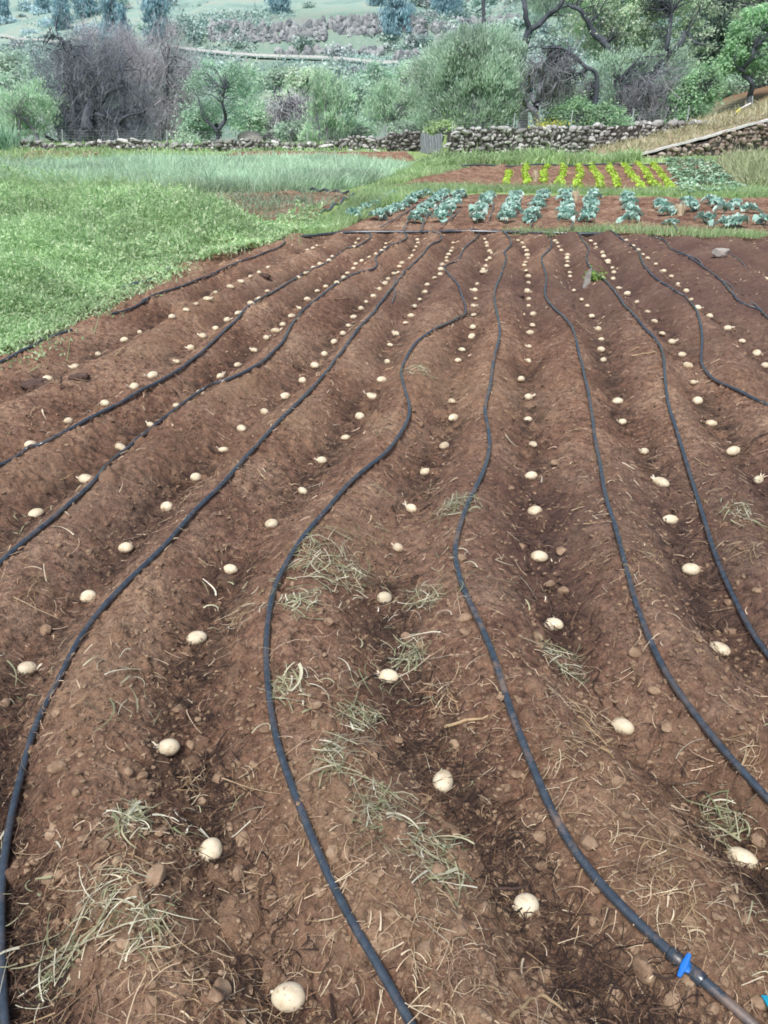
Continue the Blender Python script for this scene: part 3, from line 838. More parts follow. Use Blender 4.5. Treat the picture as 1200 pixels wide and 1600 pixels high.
CLUMPS = [(500,872,62,'g','heaped pale cut grass on a ridge beside the most winding hose'),(548,905,36,'g','stray pale grass stalks trailing from the big cut grass heap'),(562,1135,42,'g','pale green grass tangle on the ridge above the round straw-covered slope'),
 (680,1345,58,'g','long grey-green grass tangle left of the potato nearest the blue valve'),(596,1270,52,'g','wilted grass spread right of the most winding hose, low in the picture'),(165,1400,50,'g','scattered wilted grass on the ridge at lower left'),
 (232,1455,42,'g','pale dead grass with a looped stem at lower left'),(205,1285,30,'g','small green grass sprig near the bottom left hose'),(662,940,36,'g','small wilted grass patch right of a plump potato'),(640,1030,36,'g','grass scraps above the sprouted potato in the middle'),
 (935,1150,52,'s','dry pale straw around the oval potato on dark compost'),(990,905,42,'s','dry straw tuft on the ridge right of the fourth furrow from right'),(1155,800,38,'g','grey-green grass tuft near the right edge'),(1172,868,34,'s','straw scraps at the right edge beside a hose'),
 (880,1040,40,'g','green grass flecks right of the hose with the blue valve'),(1012,868,30,'s','straw bits on the ridge crest right of a black hose'),(470,945,36,'g','flattened grass left against the most winding hose'),(450,1075,34,'g','grass scraps just right of the most winding hose'),
 (870,1165,36,'s','thin straw curls left of the oval potato on compost'),(1040,1340,40,'s','straw scraps on the ridge at lower right'),(90,1510,48,'g','wilted grass beside the bottom left hose'),(1065,1425,40,'s','coiled dry root tuft above the blue valve'),(690,1085,34,'s','straw scraps near the middle stones'),
 (375,965,28,'s','few pale straws right of an oval potato'),(45,920,44,'s','dry fibrous tuft near the left edge'),(722,790,30,'g','small grass tuft in the fifth furrow from right'),(665,770,28,'s','straw specks around a potato in the middle of the field'),(1130,1285,36,'g','pale grass beside the hose at the right edge'),
 (730,1530,44,'r','hairy root mat at the bottom centre'),(1000,1380,36,'r','fine root mat left of the lower right ridge'),(910,1120,30,'r','root hairs above the dry straw'),(455,1300,36,'r','dark root mat left of the most winding hose'),(575,1330,40,'r','purplish root mat right of the most winding hose'),
 (930,870,36,'r','rooty clod on the crest between two black hoses'),(290,1340,30,'r','curled dead grass roots left of the round cracked potato'),(120,590,26,'r','root mass on the dark clod in the leftmost furrow'),(650,580,24,'g','small green weed flush on a ridge far up the field'),
 (700,800,28,'g','grass flecks left of the hose that carries the blue valve'),(530,1190,40,'g','bent pale stalks on the slope below the big grass heap'),(1160,1180,26,'s','pale thin straw at the right edge'),(380,1235,26,'s','straws in the furrow above the round cracked potato'),(300,1240,26,'s','curled yellow sprouts in the furrow below the two-sprout potato')]
for (x, y, rad, typ, lab) in CLUMPS:
    q = march([x], [y], 0)[0]; depth = q[1] * cp + (CAMZ - q[2]) * sp; s = rad / F * depth
    n = {'g': 34, 's': 32, 'r': 75}[typ] * (.7 if x < 300 and y > 1300 else 1)
    n = int(n * min(1.6, .6 + rad / 60))
    if y < 900 and rad > 50: n = int(n * 1.6)
    mb = MB()
    hd = rng.uniform(0, 6.28)
    P, Wd = strand_set(q[None] + 0 * s, n, s * np.array([.42, .72]), {'g': .085, 's': .07, 'r': .06}[typ] * (.7 + s * 2), {'g': .0034, 's': .0021, 'r': .0014}[typ], {'g': .010, 's': .010, 'r': .010}[typ], curl={'g': .26, 's': .4, 'r': 1.4}[typ], K=7)
    ribbons(mb, P, Wd, side=np.array([0, 0, 1.0]) + rng.normal(size=(n, 3)) * .5)
    if typ == 'g':
        P, Wd = strand_set(q[None], n, s * .55, .06, .0016, .012, curl=1.0, K=6); ribbons(mb, P, Wd)
    o = mb.build({'g': 'grass_clump', 's': 'straw_tuft', 'r': 'root_mat'}[typ], {'g': M['straw_green'], 's': M['straw'], 'r': M['root']}[typ])
    # give the clump a sensible origin
    V = Vector(q); o.data.transform(Matrix.Translation(-V)); o.location = V
    tag(o, lab, {'g': 'grass clump', 's': 'straw tuft', 'r': 'root mat'}[typ])

# sticks
STICKS = [((986,557),(1024,550),.008,'pale stick lying across a ridge beside a black hose'),((94,590),(98,609),.007,'short pale stick standing by the dark clod at left'),((180,556),(197,539),.006,'pale stick between potatoes in the leftmost furrow'),((695,1135),(765,1118),.006,'crooked brown twig lying in the middle'),
          ((833,1385),(770,1390),.005,'thin dark twig left of the brown pebbles near the blue valve'),((795,1590),(845,1552),.005,'bleached bent stalk at the bottom edge'),((845,1552),(885,1580),.0045,'second half of bleached bent stalk at the bottom edge'),((862,960),(858,930),.004,'dark twig above the oval potato right of the blue-valve hose'),
          ((1155,1205),(1180,1158),.003,'bleached straw stalk near the right edge'),((880,672),(952,660),.006,'pale stalk pointing right of the third hose from right'),((1085,715),(1105,728),.004,'pale splinter on soil at right'),((522,468),(546,466),.005,'brown twig near a kinked hose')]
for (a, b, r, lab) in STICKS[:9] + STICKS[10:]:
    A = march([a[0]], [a[1]], .008)[0]; B = march([b[0]], [b[1]], .010)[0]
    t = np.linspace(0, 1, 7)[:, None]
    P = A + (B - A) * t + rng.normal(size=(7, 3)) * np.linalg.norm(B - A) * .018
    P[:, 2] = np.maximum(P[:, 2], H(P[:, 0], P[:, 1]) + r * .6)
    mb = MB(); tubes(mb, P, r * np.linspace(1, .6, 7), 6); caps(mb, P, r * .6, 6)
    o = mb.build('stick', M['clod'] if 'dark' in lab else M['straw']); tag(o, lab, 'stick')

# ================================================================== beyond the potato field
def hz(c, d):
    """surface colour with pale blue distance haze painted in, for things far up the valley"""
    h = (.40, .56, .63)  # haze colour, blended straight into the surface colours
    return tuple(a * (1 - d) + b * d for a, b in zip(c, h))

WALLX = np.array([-80, 1.9, 3.1, 3.3, 15.5, 17.5, 20, 60]); WALLY = np.array([50, 50, 50, 42.3, 46.8, 47.3, 47.5, 48])
def terr(x, y):
    """ground level everywhere outside the potato field"""
    wl = np.interp(x, WALLX, WALLY)
    lev = .15 + .85 * sstep(1.5, 4.0, x)
    z = lev * sstep(wl + .15, wl + .9, y)
    z = z + .05 * np.maximum(0, y - 62) * sstep(60, 75, y) * sstep(-70, 10, x + 60)
    z = z + np.clip(y - 95, 0, 60) * .085 + np.clip(y - 155, 0, 400) * .17
    # rocky step
    st = 167 + 6 * fbm(x * .02, x * 0 + 3.3, 4, 3)
    z = z + 3.6 * sstep(-50, -38, x) * (1 - .75 * sstep(4, 22, x)) * sstep(st, st + 3, y)
    z = z + sstep(17, 24, x) * sstep(47, 52, y) * np.clip(x - 17, 0, 40) * .30
    z = z + 1.2 * fbm(x * .03, y * .03, 31, 3) * sstep(75, 120, y) + .05 * fbm(x * .5, y * .5, 32, 3)
    return z

ysg = np.concatenate([np.linspace(-6, 13, 24, endpoint=False), 13 + .22 * np.arange(220), 61.4 + np.cumsum(np.linspace(.25, 6, 230))])
tsg = np.linspace(-1, 1, 420)
Xg = tsg[None, :] * (16 + .85 * np.maximum(ysg, 0))[:, None]
Yg = np.repeat(ysg[:, None], len(tsg), 1)
Zg = terr(Xg, Yg)
infield = (Yg < 13.8)
Zg = np.where(infield, -.30, Zg)
mb = MB(); mb.add(np.stack([Xg, Yg, Zg], -1), grid_faces(*Xg.shape))

def groundmat():
    m, nt, b, out = newmat('grassy_ground')
    g = N(nt, 'ShaderNodeNewGeometry'); v = g.outputs['Position']
    sx = N(nt, 'ShaderNodeSeparateXYZ'); nt.links.new(v, sx.inputs[0])
    n = noise(nt, v, .5, 6, .65); n2 = noise(nt, v, 6, 5, .7)
    near = ramp(nt, mth(nt, 'ADD', mth(nt, 'MULTIPLY', n, .6), mth(nt, 'MULTIPLY', n2, .4)), [(.35, (.20, .28, .10)), (.5, (.30, .42, .17)), (.65, (.38, .48, .22)), (.78, (.40, .38, .22))])
    nh = noise(nt, v, .09, 7, .68)
    nh2 = noise(nt, v, .55, 6, .75)
    hill = ramp(nt, mth(nt, 'ADD', mth(nt, 'MULTIPLY', nh, .6), mth(nt, 'MULTIPLY', nh2, .4)), [(.38, hz((.12, .20, .12), .38)), (.46, hz((.22, .31, .18), .38)), (.53, hz((.32, .38, .24), .38)), (.59, hz((.40, .35, .27), .36)), (.66, hz((.34, .27, .23), .38))])  # slope tones have distance haze painted in
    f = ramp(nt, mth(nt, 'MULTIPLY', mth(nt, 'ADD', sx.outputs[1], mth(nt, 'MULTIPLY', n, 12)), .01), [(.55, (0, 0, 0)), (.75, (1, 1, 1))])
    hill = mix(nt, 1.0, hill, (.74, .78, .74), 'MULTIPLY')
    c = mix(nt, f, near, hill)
    # pale pasture at the top of the slope
    top = mth(nt, 'MULTIPLY', ramp(nt, mth(nt, 'MULTIPLY', sx.outputs[1], .005), [(.93, (0, 0, 0)), (1.0, (1, 1, 1))]), .75)
    c = mix(nt, top, c, ramp(nt, nh, [(.38, (.25, .38, .33)), (.50, (.34, .48, .42)), (.60, (.42, .48, .40)), (.68, (.38, .38, .34))]))
    # red bank to the right
    bank = mth(nt, 'MULTIPLY', ramp(nt, mth(nt, 'MULTIPLY', mth(nt, 'ADD', sx.outputs[0], mth(nt, 'MULTIPLY', n, 4)), .02), [(.44, (0, 0, 0)), (.52, (1, 1, 1))]), ramp(nt, mth(nt, 'MULTIPLY', sx.outputs[1], .01), [(.50, (0, 0, 0)), (.53, (1, 1, 1)), (.75, (1, 1, 1)), (.85, (0, 0, 0))]))
    c = mix(nt, mth(nt, 'MULTIPLY', bank, .9), c, ramp(nt, n2, [(.35, (.16, .085, .055)), (.65, (.34, .20, .13))]))
    nt.links.new(c, b.inputs['Base Color']); b.inputs['Roughness'].default_value = .95; b.inputs['Specular IOR Level'].default_value = .1
    bump(nt, b, mth(nt, 'ADD', n2, noise(nt, v, 1.2, 6, .7)), .7, .12)
    return m
M['ground'] = groundmat()
o = mb.build('ground', M['ground']); tag(o, kind='structure')

# ------------------------------------------------------------------ soil beds (cabbages, lettuces, onions, bare strips)
def bed(name, quad, z=.03, rows=0, nx=160, ny=90, mat='bed'):
    q = on_plane(np.array([p[0] for p in quad], float), np.array([p[1] for p in quad], float), 0.0)
    u = np.linspace(0, 1, nx)[None, :, None]; v = np.linspace(0, 1, ny)[:, None, None]
    P = (q[0] * (1 - u) + q[1] * u) * (1 - v) + (q[3] * (1 - u) + q[2] * u) * v
    x, y = P[..., 0], P[..., 1]
    x = x + .25 * fbm(x * 1.1, y * 1.1, 6, 2); y = y + .25 * fbm(x * 1.1, y * 1.1, 8, 2)
    e = np.minimum(np.minimum(u[..., 0], 1 - u[..., 0]) * nx / 6, np.minimum(v[..., 0], 1 - v[..., 0]) * ny / 6)
    e = np.clip(e, 0, 1)
    zz = (z + .05 * fbm(x * 1.6, y * 1.6, 12, 3) + .04 * fbm(x * 5, y * 5, 13, 3)) * e - .03 * (1 - e) + .02
    if rows: zz = zz + .05 * np.cos(u[..., 0] * rows * 2 * math.pi) * e
    zz = np.maximum(zz, .006 * e + terr(x, y) - .05 * (1 - e))
    mb = MB(); mb.add(np.stack([x, y, zz], -1), grid_faces(ny, nx))
    o = mb.build(name, M[mat]); tag(o, kind='structure'); return o
bed('cabbage_bed_soil', [(520,361), (1290,366), (1240,312), (668,303)], rows=0)
bed('lettuce_bed_soil', [(585,296), (1085,306), (1052,256), (730,260)], rows=11, z=.02)
bed('brassica_bed_soil', [(1085,305), (1170,304), (1115,252), (1042,252)], z=.02)
bed('onion_bed_soil', [(310,352), (468,352), (560,303), (150,292)], z=.03)
bed('bare_soil_strip', [(345,252), (650,257), (645,247), (365,246)], z=.26)
bed('bare_soil_bank', [(30,257), (140,252), (165,243), (45,241)], z=.16)

# ------------------------------------------------------------------ foliage masses and grass
M['clover'] = leafmat('lush_ground_cover', (.26, .45, .19), (.47, .68, .36), (.73, .86, .58), .7, .45, .6)
M['cereal'] = leafmat('young_cereal', (.46, .68, .46), (.60, .80, .60), (.72, .86, .68), .35, .4, .6)
M['grass'] = leafmat('verge_grass', (.28, .45, .18), (.45, .62, .32), (.62, .72, .46), .5, .4, .6)
M['palegrass'] = leafmat('pale_grass', (.30, .36, .18), (.42, .48, .28), (.56, .58, .40), .5, .3, .6)
M['drygrass'] = leafmat('dry_grass', (.32, .33, .18), (.46, .45, .28), (.58, .58, .42), .5, .2, .7)

# lush ground cover on the left, thick enough to hide its soil
CL = [(-330,700),(-120,620),(0,556),(95,512),(150,480),(200,448),(262,420),(330,400),(400,383),(452,366),(500,357),(505,345),(430,357),(370,358),(318,346),(285,327),(210,308),(120,298),(60,284),(-60,275),(-330,275)]
EDGE = on_plane(np.array([p[0] for p in CL[:11]], float), np.array([p[1] for p in CL[:11]], float), 0)[:, :2]
n = 185000
p = sample_poly(CL, n); W = on_plane(p[:, 0], p[:, 1], 0.0)
# sprigs straggle out over the soil along the edge
sg = rng.choice(n, 5000, replace=False); e0_ = EDGE[rng.integers(0, len(EDGE) - 1, 5000)]
ii_ = rng.integers(0, len(EDGE) - 1, 5000); tt_ = rng.random((5000, 1)); e0_ = EDGE[ii_] * (1 - tt_) + EDGE[ii_ + 1] * tt_
blob = fbm(e0_[:, 0] * 1.7, e0_[:, 1] * 1.7, 58, 3)
W[sg, :2] = e0_ + np.stack([np.abs(rng.normal(size=5000)) * (.05 + .5 * np.clip(blob, 0, 1)), -np.abs(rng.normal(size=5000)) * (.04 + .3 * np.clip(blob, 0, 1))], -1)
de = seg_dist(W[:, :2], EDGE)
hc = (.07 + .36 * sstep(-.1, 1.3, de + .5 * fbm(W[:, 0] * 1.5, W[:, 1] * 1.5, 53, 2))) * (.75 + .7 * fbm(W[:, 0] * .35, W[:, 1] * .3, 55, 2) + .9 * fbm(W[:, 0] * .9, W[:, 1] * .9, 51, 3) + .6 * fbm(W[:, 0] * 3.2, W[:, 1] * 3.2, 52, 3))
hc = np.maximum(hc, .05)
zz = hc * rng.random(n) ** .45
W[:, 2] = zz + .02; W[:, :2] += rng.normal(size=(n, 2)) * .04
sz = rng.uniform(.035, .065, n) * np.clip(W[:, 1] / 9, .75, 2.2)
mb = MB(); leaves(mb, W, sz, normal=np.array([0, -.3, 1.0]) + rng.normal(size=(n, 3)) * .6, axis=rng.normal(size=(n, 3)) + np.array([0, 0, .5]), aspect=.42)
k = rng.choice(n, 16000, replace=False); b0 = W[k] * np.array([1, 1, 0]); t = np.linspace(0, 1, 4)[None, :, None]
tip = b0 + np.stack([rng.normal(size=len(k)) * .06, rng.normal(size=len(k)) * .06, hc[k] * rng.uniform(1.0, 1.3, len(k))], -1)
ribbons(mb, b0[:, None] * (1 - t) + tip[:, None] * t, np.broadcast_to(np.array([.008, .007, .005, .003]), (len(k), 4)) * np.clip(b0[:, 1:2] / 9, .8, 2))
o = mb.build('ground_cover', M['clover']); tag(o, 'lush pale green leafy growth on the left of the field', 'ground cover', kind='stuff')

def blades(name, poly, n, h, w, mat, lab, z0=None, lean=.35, K=4, hn=.4):
    p = sample_poly(poly, n); p = p[~(inpoly(p[:, 0], p[:, 1], [(350,246),(652,246),(655,258),(345,253)]) & (rng.random(n) < .93))]; n = len(p); W = on_plane(p[:, 0], p[:, 1], 0.0)
    W[:, 2] = terr(W[:, 0], W[:, 1])
    l = h * rng.lognormal(0, .25, n) * (1 + hn * 1.5 * fbm(W[:, 0] * .45, W[:, 1] * .45, 17, 3)); l = np.maximum(l, h * .3)
    d = rng.normal(size=(n, 2)) * lean; t = np.linspace(0, 1, K)[None, :]
    P = np.stack([W[:, :1] + d[:, :1] * (t ** 1.7) * l[:, None], W[:, 1:2] + d[:, 1:2] * (t ** 1.7) * l[:, None], W[:, 2:3] - .02 + l[:, None] * t * (1 - .2 * t * np.linalg.norm(d, axis=1)[:, None])], -1)
    Wd = np.maximum(.001, w * (1 - .85 * t ** 2)) * rng.uniform(.7, 1.3, (n, 1)) * np.clip(W[:, 1:2] / 20, .5, 2.2)
    mb = MB(); ribbons(mb, P, Wd)
    o = mb.build(name, mat); tag(o, lab, 'grass', kind='stuff'); return o
blades('meadow_grass', [(-330,470),(0,440),(200,400),(340,370),(430,352),(345,335),(300,300),(60,282),(-330,275)], 6500, .46, .013, M['grass'], 'taller pale grass blades rising through the leafy growth', lean=.5, hn=.6)
blades('cereal_crop', [(-300,315),(-50,298),(90,300),(300,306),(420,304),(520,300),(590,288),(640,268),(560,256),(400,255),(200,258),(60,268),(-300,262)], 110000, .34, .022, M['cereal'], 'pale blue-green young cereal crop in the left middle distance', hn=.25)
blades('verge_grass', [(640,290),(600,298),(560,312),(520,345),(470,356),(455,368),(520,364),(540,358),(600,325),(690,306),(760,302),(900,303),(1050,308),(1120,310),(1400,318),(1400,290),(1140,300),(1060,301),(900,299),(760,297)], 42000, .15, .018, M['grass'], 'bright green grass strip between the vegetable beds')
blades('bank_grass', [(0,264),(180,254),(180,240),(20,238)], 2600, .3, .03, M['grass'], 'grass sprouting through the bare soil bank')
blades('path_grass', [(545,312),(650,298),(600,292),(740,260),(700,250),(600,256),(640,268),(590,288)], 14000, .16, .022, M['grass'], 'short bright grass path beside the bare bed')
blades('edge_grass', [(780,362),(815,360),(830,362),(980,360),(1100,363),(1300,369),(1300,375),(1100,370),(980,365),(830,367)], 3200, .09, .016, M['grass'], 'low green grass along the head of the furrows')
blades('headland_grass', [(-300,275),(60,272),(240,256),(400,253),(560,256),(640,262),(740,256),(960,256),(1060,252),(1130,258),(1170,300),(1450,312),(1450,246),(1190,246),(1000,252),(900,246),(690,251),(650,248),(640,241),(-300,241)], 60000, .17, .022, M['grass'], 'green grass along the foot of the stone walls')
blades('right_grass', [(1120,262),(1165,300),(1400,318),(1400,250),(1200,246),(1130,252)], 16000, .40, .03, M['palegrass'], 'tall paler grass at the right edge', hn=.3)
blades('onion_plants', [(330,350),(462,350),(548,306),(480,296),(210,298)], 6000, .15, .018, leafmat('onion_leaf', (.16, .26, .16), (.28, .38, .26), (.42, .50, .38), 1, .2), 'thin grey-green onion plants in the weedy bed', lean=.5, hn=.1)
blades('wall_foot_weeds', [(660,262),(1000,256),(1000,252),(690,253)], 9000, .36, .035, M['grass'], 'rank green grass at the foot of the right stone wall')
blades('terrace_grass', [(-200,236.5),(640,236.5),(640,230),(-200,229)], 14000, .22, .04, M['grass'], 'rough grass on the terrace behind the left wall')

# ------------------------------------------------------------------ cabbages
M['cabbage'] = leafmat('cabbage_leaf', (.23, .43, .36), (.38, .59, .51), (.60, .76, .69), 3, .25, .45)
M['lettuce'] = leafmat('lettuce_leaf', (.40, .62, .06), (.58, .80, .13), (.72, .88, .28), 4, .3, .5)
M['brassica'] = leafmat('young_brassica_leaf', (.24, .42, .27), (.38, .56, .40), (.54, .68, .54), 3, .2, .5)
def rosette(seed, n, L, Wd, droop, up, mat, name, stem=.06, frill=.02):
    r = np.random.default_rng(seed); mb = MB(); nu, nv = 6, 5
    for i in range(n):
        a = i * 2.4 + r.normal() * .25; f = i / n
        el = up[0] * (1 - f) + up[1] * f + r.normal() * .1
        l = L * r.uniform(.75, 1.15) * (1 - .35 * f); wd = Wd * r.uniform(.8, 1.15) * (1 - .3 * f)
        t = np.linspace(0, 1, nu)[:, None]; s = np.linspace(-1, 1, nv)[None, :]
        prof = np.clip(np.sin(np.clip((t - .18) / .84, 0, 1) * math.pi * .92 + .12), 0, 1) ** .7 * (t > .2) + .10
        rr = l * t * math.cos(el) * (1 + 0 * s); zz = l * t * math.sin(el) - droop * l * t ** 2.2 + stem + .25 * wd * s ** 2 * prof
        zz = zz + frill * np.sin(s * 5 + i) * t + r.normal(size=(nu, nv)) * frill * .35 * t
        yy = s * wd * prof * .5
        V = np.stack([rr * np.ones_like(s), yy, zz], -1).reshape(-1, 3)
        mb.add(rotz(V, a), grid_faces(nu, nv))
    tubes(mb, np.array([[0, 0, -.03], [0, 0, stem * .5], [0, 0, stem + .04]]), np.array([.018, .015, .010]), 6)
    return mb.build(name, mat, link=False).data
CM = [rosette(10 + i, 14, .25, .20, .40, (.35, 1.3), M['cabbage'], 'cabbage', .09, .03) for i in range(4)]
CROWS = [('leftmost cabbage row', (551,344), (613,309), 8), ('second cabbage row from the left', (590,347), (664,308), 10), ('third cabbage row from the left', (647,350), (693,308), 10), ('fourth cabbage row from the left', (686,348), (718,308), 10),
         ('fifth cabbage row from the left', (742,350), (766,308), 10), ('sixth cabbage row from the left', (788,349), (807,311), 10), ('seventh cabbage row from the left', (823,351), (848,308), 11), ('eighth cabbage row from the left', (883,350), (886,309), 10),
         ('ninth cabbage row from the left', (919,350), (928,308), 11), ('tenth cabbage row from the left', (984,351), (980,316), 7)]
def place(mesh, name, q, s, lab, cat, grp):
    o = bpy.data.objects.new(name, mesh); col.objects.link(o); o.location = q; o.scale = (s, s, s * random.uniform(.9, 1.1))
    o.rotation_euler = (random.uniform(-.12, .12), random.uniform(-.12, .12), random.uniform(0, 6.3)); tag(o, lab, cat, grp); return o
for rn, a, b, n in CROWS:
    A = on_plane(*map(np.array, a), .02); B = on_plane(*map(np.array, b), .02)
    for i in range(n):
        q = A + (B - A) * (i + random.uniform(-.2, .2)) / (n - 1); q[0] += random.uniform(-.04, .04)
        ends = f'{ORD[i + 1]} from the near end' if i < n / 2 else f'{ORD[n - i]} from the far end'
        place(random.choice(CM), 'cabbage', q, random.uniform(.68, .98), f'blue-green cabbage {ends} of the {rn}', 'cabbage', 'blue-green cabbages in the bed beyond the furrows')
SPARSE = [(1047,356,.7,'small cabbage alone at the grass edge below the pale stump'),(1030,324,.8,'far cabbage in the loose row left of the pale stump'),(1034,331,1,'middle cabbage in the loose row left of the pale stump'),(1042,340,1,'near cabbage in the loose row left of the pale stump'),
          (1098,352,1,'sprawling cabbage at the grass edge right of the pale stump'),(1074,321,.9,'far cabbage behind the pale stump'),(1079,333,1,'cabbage right beside the pale stump'),(1108,320,.9,'far cabbage of the cluster at right'),(1118,327,1,'middle cabbage of the cluster at right'),(1130,337,1.05,'biggest cabbage of the cluster at right'),
          (1142,330,.8,'right-hand cabbage of the cluster at right'),(1148,357,1.1,'grassy cabbage at the front right of the bed'),(1132,358,.9,'cabbage tangled in grass at the front right'),(1168,336,1,'cabbage near the right edge in the back rank'),(1149,322,.8,'small far cabbage near the right edge'),(1195,354,1,'cabbage cut by the right edge')]
for x, y, s, lab in SPARSE:
    q = on_plane(np.array(x), np.array(y), .02); place(random.choice(CM), 'cabbage', q, s, lab, 'cabbage', 'blue-green cabbages in the bed beyond the furrows')
# drip lines between the cabbage rows
DL = [((594,358),(640,330),(672,310),'first'),((630,361),(640,345),(663,326),'second'),((657,361),(668,340),(697,310),'third'),((690,354),(706,343),(720,330),'fourth'),((764,345),(768,335),(772,318),'fifth'),((806,340),(808,332),(814,318),'sixth'),((829,356),(836,340),(845,322),'seventh'),((893,360),(895,345),(898,330),'eighth'),((1058,362),(1052,352),(1047,346),'last')]
for a, b, c_, nm in DL:
    P = spline([on_plane(np.array(p[0]), np.array(p[1]), .06) for p in (a, b, c_)], .15); P[:, 2] = .085 + .02 * fbm(P[:, 0] * 3, P[:, 1] * 3, 3, 2)
    mb = MB(); tubes(mb, P, .011, 6); caps(mb, P, .011, 6)
    tag(mb.build('drip_line', M['drip']), f'thin grey drip line in the cabbage bed, {nm} counted from the left', 'hose', 'drip lines among the cabbages')

# ------------------------------------------------------------------ lettuces
LM = [rosette(30 + i, 16, .145, .15, .30, (.5, 1.35), M['lettuce'], 'lettuce', .03, .03) for i in range(3)]
LROWS = [((789,291),(797,269)),((821,291),(822,260)),((848,288),(853,261)),((874,296),(880,261)),((904,298),(906,260)),((941,298),(924,260)),((964,295),(951,259)),((1001,298),(974,259)),((1030,302),(997,257)),((1050,300),(1019,257))]
LN = ['leftmost', 'second', 'third', 'fourth', 'fifth', 'sixth', 'seventh', 'eighth', 'ninth', 'rightmost']
for ri, (a, b) in enumerate(LROWS):
    A = on_plane(*map(np.array, a), .02); B = on_plane(*map(np.array, b), .02); n = int(np.linalg.norm(B - A) / .42)
    rowlab = f'{LN[ri]} lettuce row' + ('' if ri in (0, 9) else ' from the left')
    for i in range(n):
        q = A + (B - A) * (i + random.uniform(-.2, .2)) / (n - 1); q[0] += .035 * math.sin(i * .3 + ri) + random.uniform(-.05, .05)
        if i < 4: lab, grp = f'bright lettuce {ORD[i + 1]} from the near end of the {rowlab}', f'lettuces in the {rowlab}'
        else: lab, grp = f'bright yellow-green lettuce in the far part of the {rowlab}', f'lettuces in the {rowlab}'
        place(random.choice(LM), 'lettuce', q, random.uniform(.85, 1.15), lab, 'lettuce', grp)
BM = [rosette(40 + i, 9, .22, .15, .35, (.4, 1.2), M['brassica'], 'young_brassica', .06, .015) for i in range(3)]
cnt = 0
for r_ in range(10):
    for k in range(17):
        u = (r_ + random.uniform(-.25, .25)) / 9.0; v = (k + random.uniform(-.3, .3)) / 16.0
        x = (1070 + 85 * u) * (1 - v) + (1042 + 68 * u) * v; y = 305 * (1 - v) + 254 * v
        if random.random() < .12: continue
        q = on_plane(np.array(x), np.array(max(254, y)), .02); place(random.choice(BM), 'young_brassica', q, random.uniform(.7, 1.3), 'young leafy grey-green brassica in the dense patch right of the lettuces', 'brassica', 'young brassicas right of the lettuce rows')

# ------------------------------------------------------------------ dry stone walls
def stonewallmat(name, a, b, c, d):
    m, nt, bs, out = newmat(name)
    g = N(nt, 'ShaderNodeNewGeometry'); v = g.outputs['Position']
    base = ramp(nt, g.outputs['Random Per Island'], [(0, a), (.4, b), (.75, c), (1, d)])
    n = noise(nt, v, 7, 6, .7)
    k = mth(nt, 'MULTIPLY_ADD', n, 1.1); k.node.inputs[2].default_value = .45
    cc = mix(nt, 1.0, base, k, 'MULTIPLY')
    nt.links.new(cc, bs.inputs['Base Color']); bs.inputs['Roughness'].default_value = .9
    bump(nt, bs, noise(nt, v, 16, 5, .7), .8, .04)
    return m
M['wall_grey'] = stonewallmat('grey_wall_stone', (.18, .175, .17), (.32, .315, .305), (.48, .48, .47), (.62, .62, .61))
M['wall_dark'] = stonewallmat('dark_wall_stone', (.09, .085, .09), (.16, .15, .155), (.24, .23, .23), (.34, .33, .33))
M['wall_brown'] = stonewallmat('brown_wall_stone', (.17, .13, .105), (.27, .215, .18), (.36, .30, .26), (.48, .42, .37))
M['wall_core'] = noisemat('wall_shadow_gap', [(.3, (.05, .048, .046)), (.7, (.11, .10, .095))], 5, .95, .4, .02)
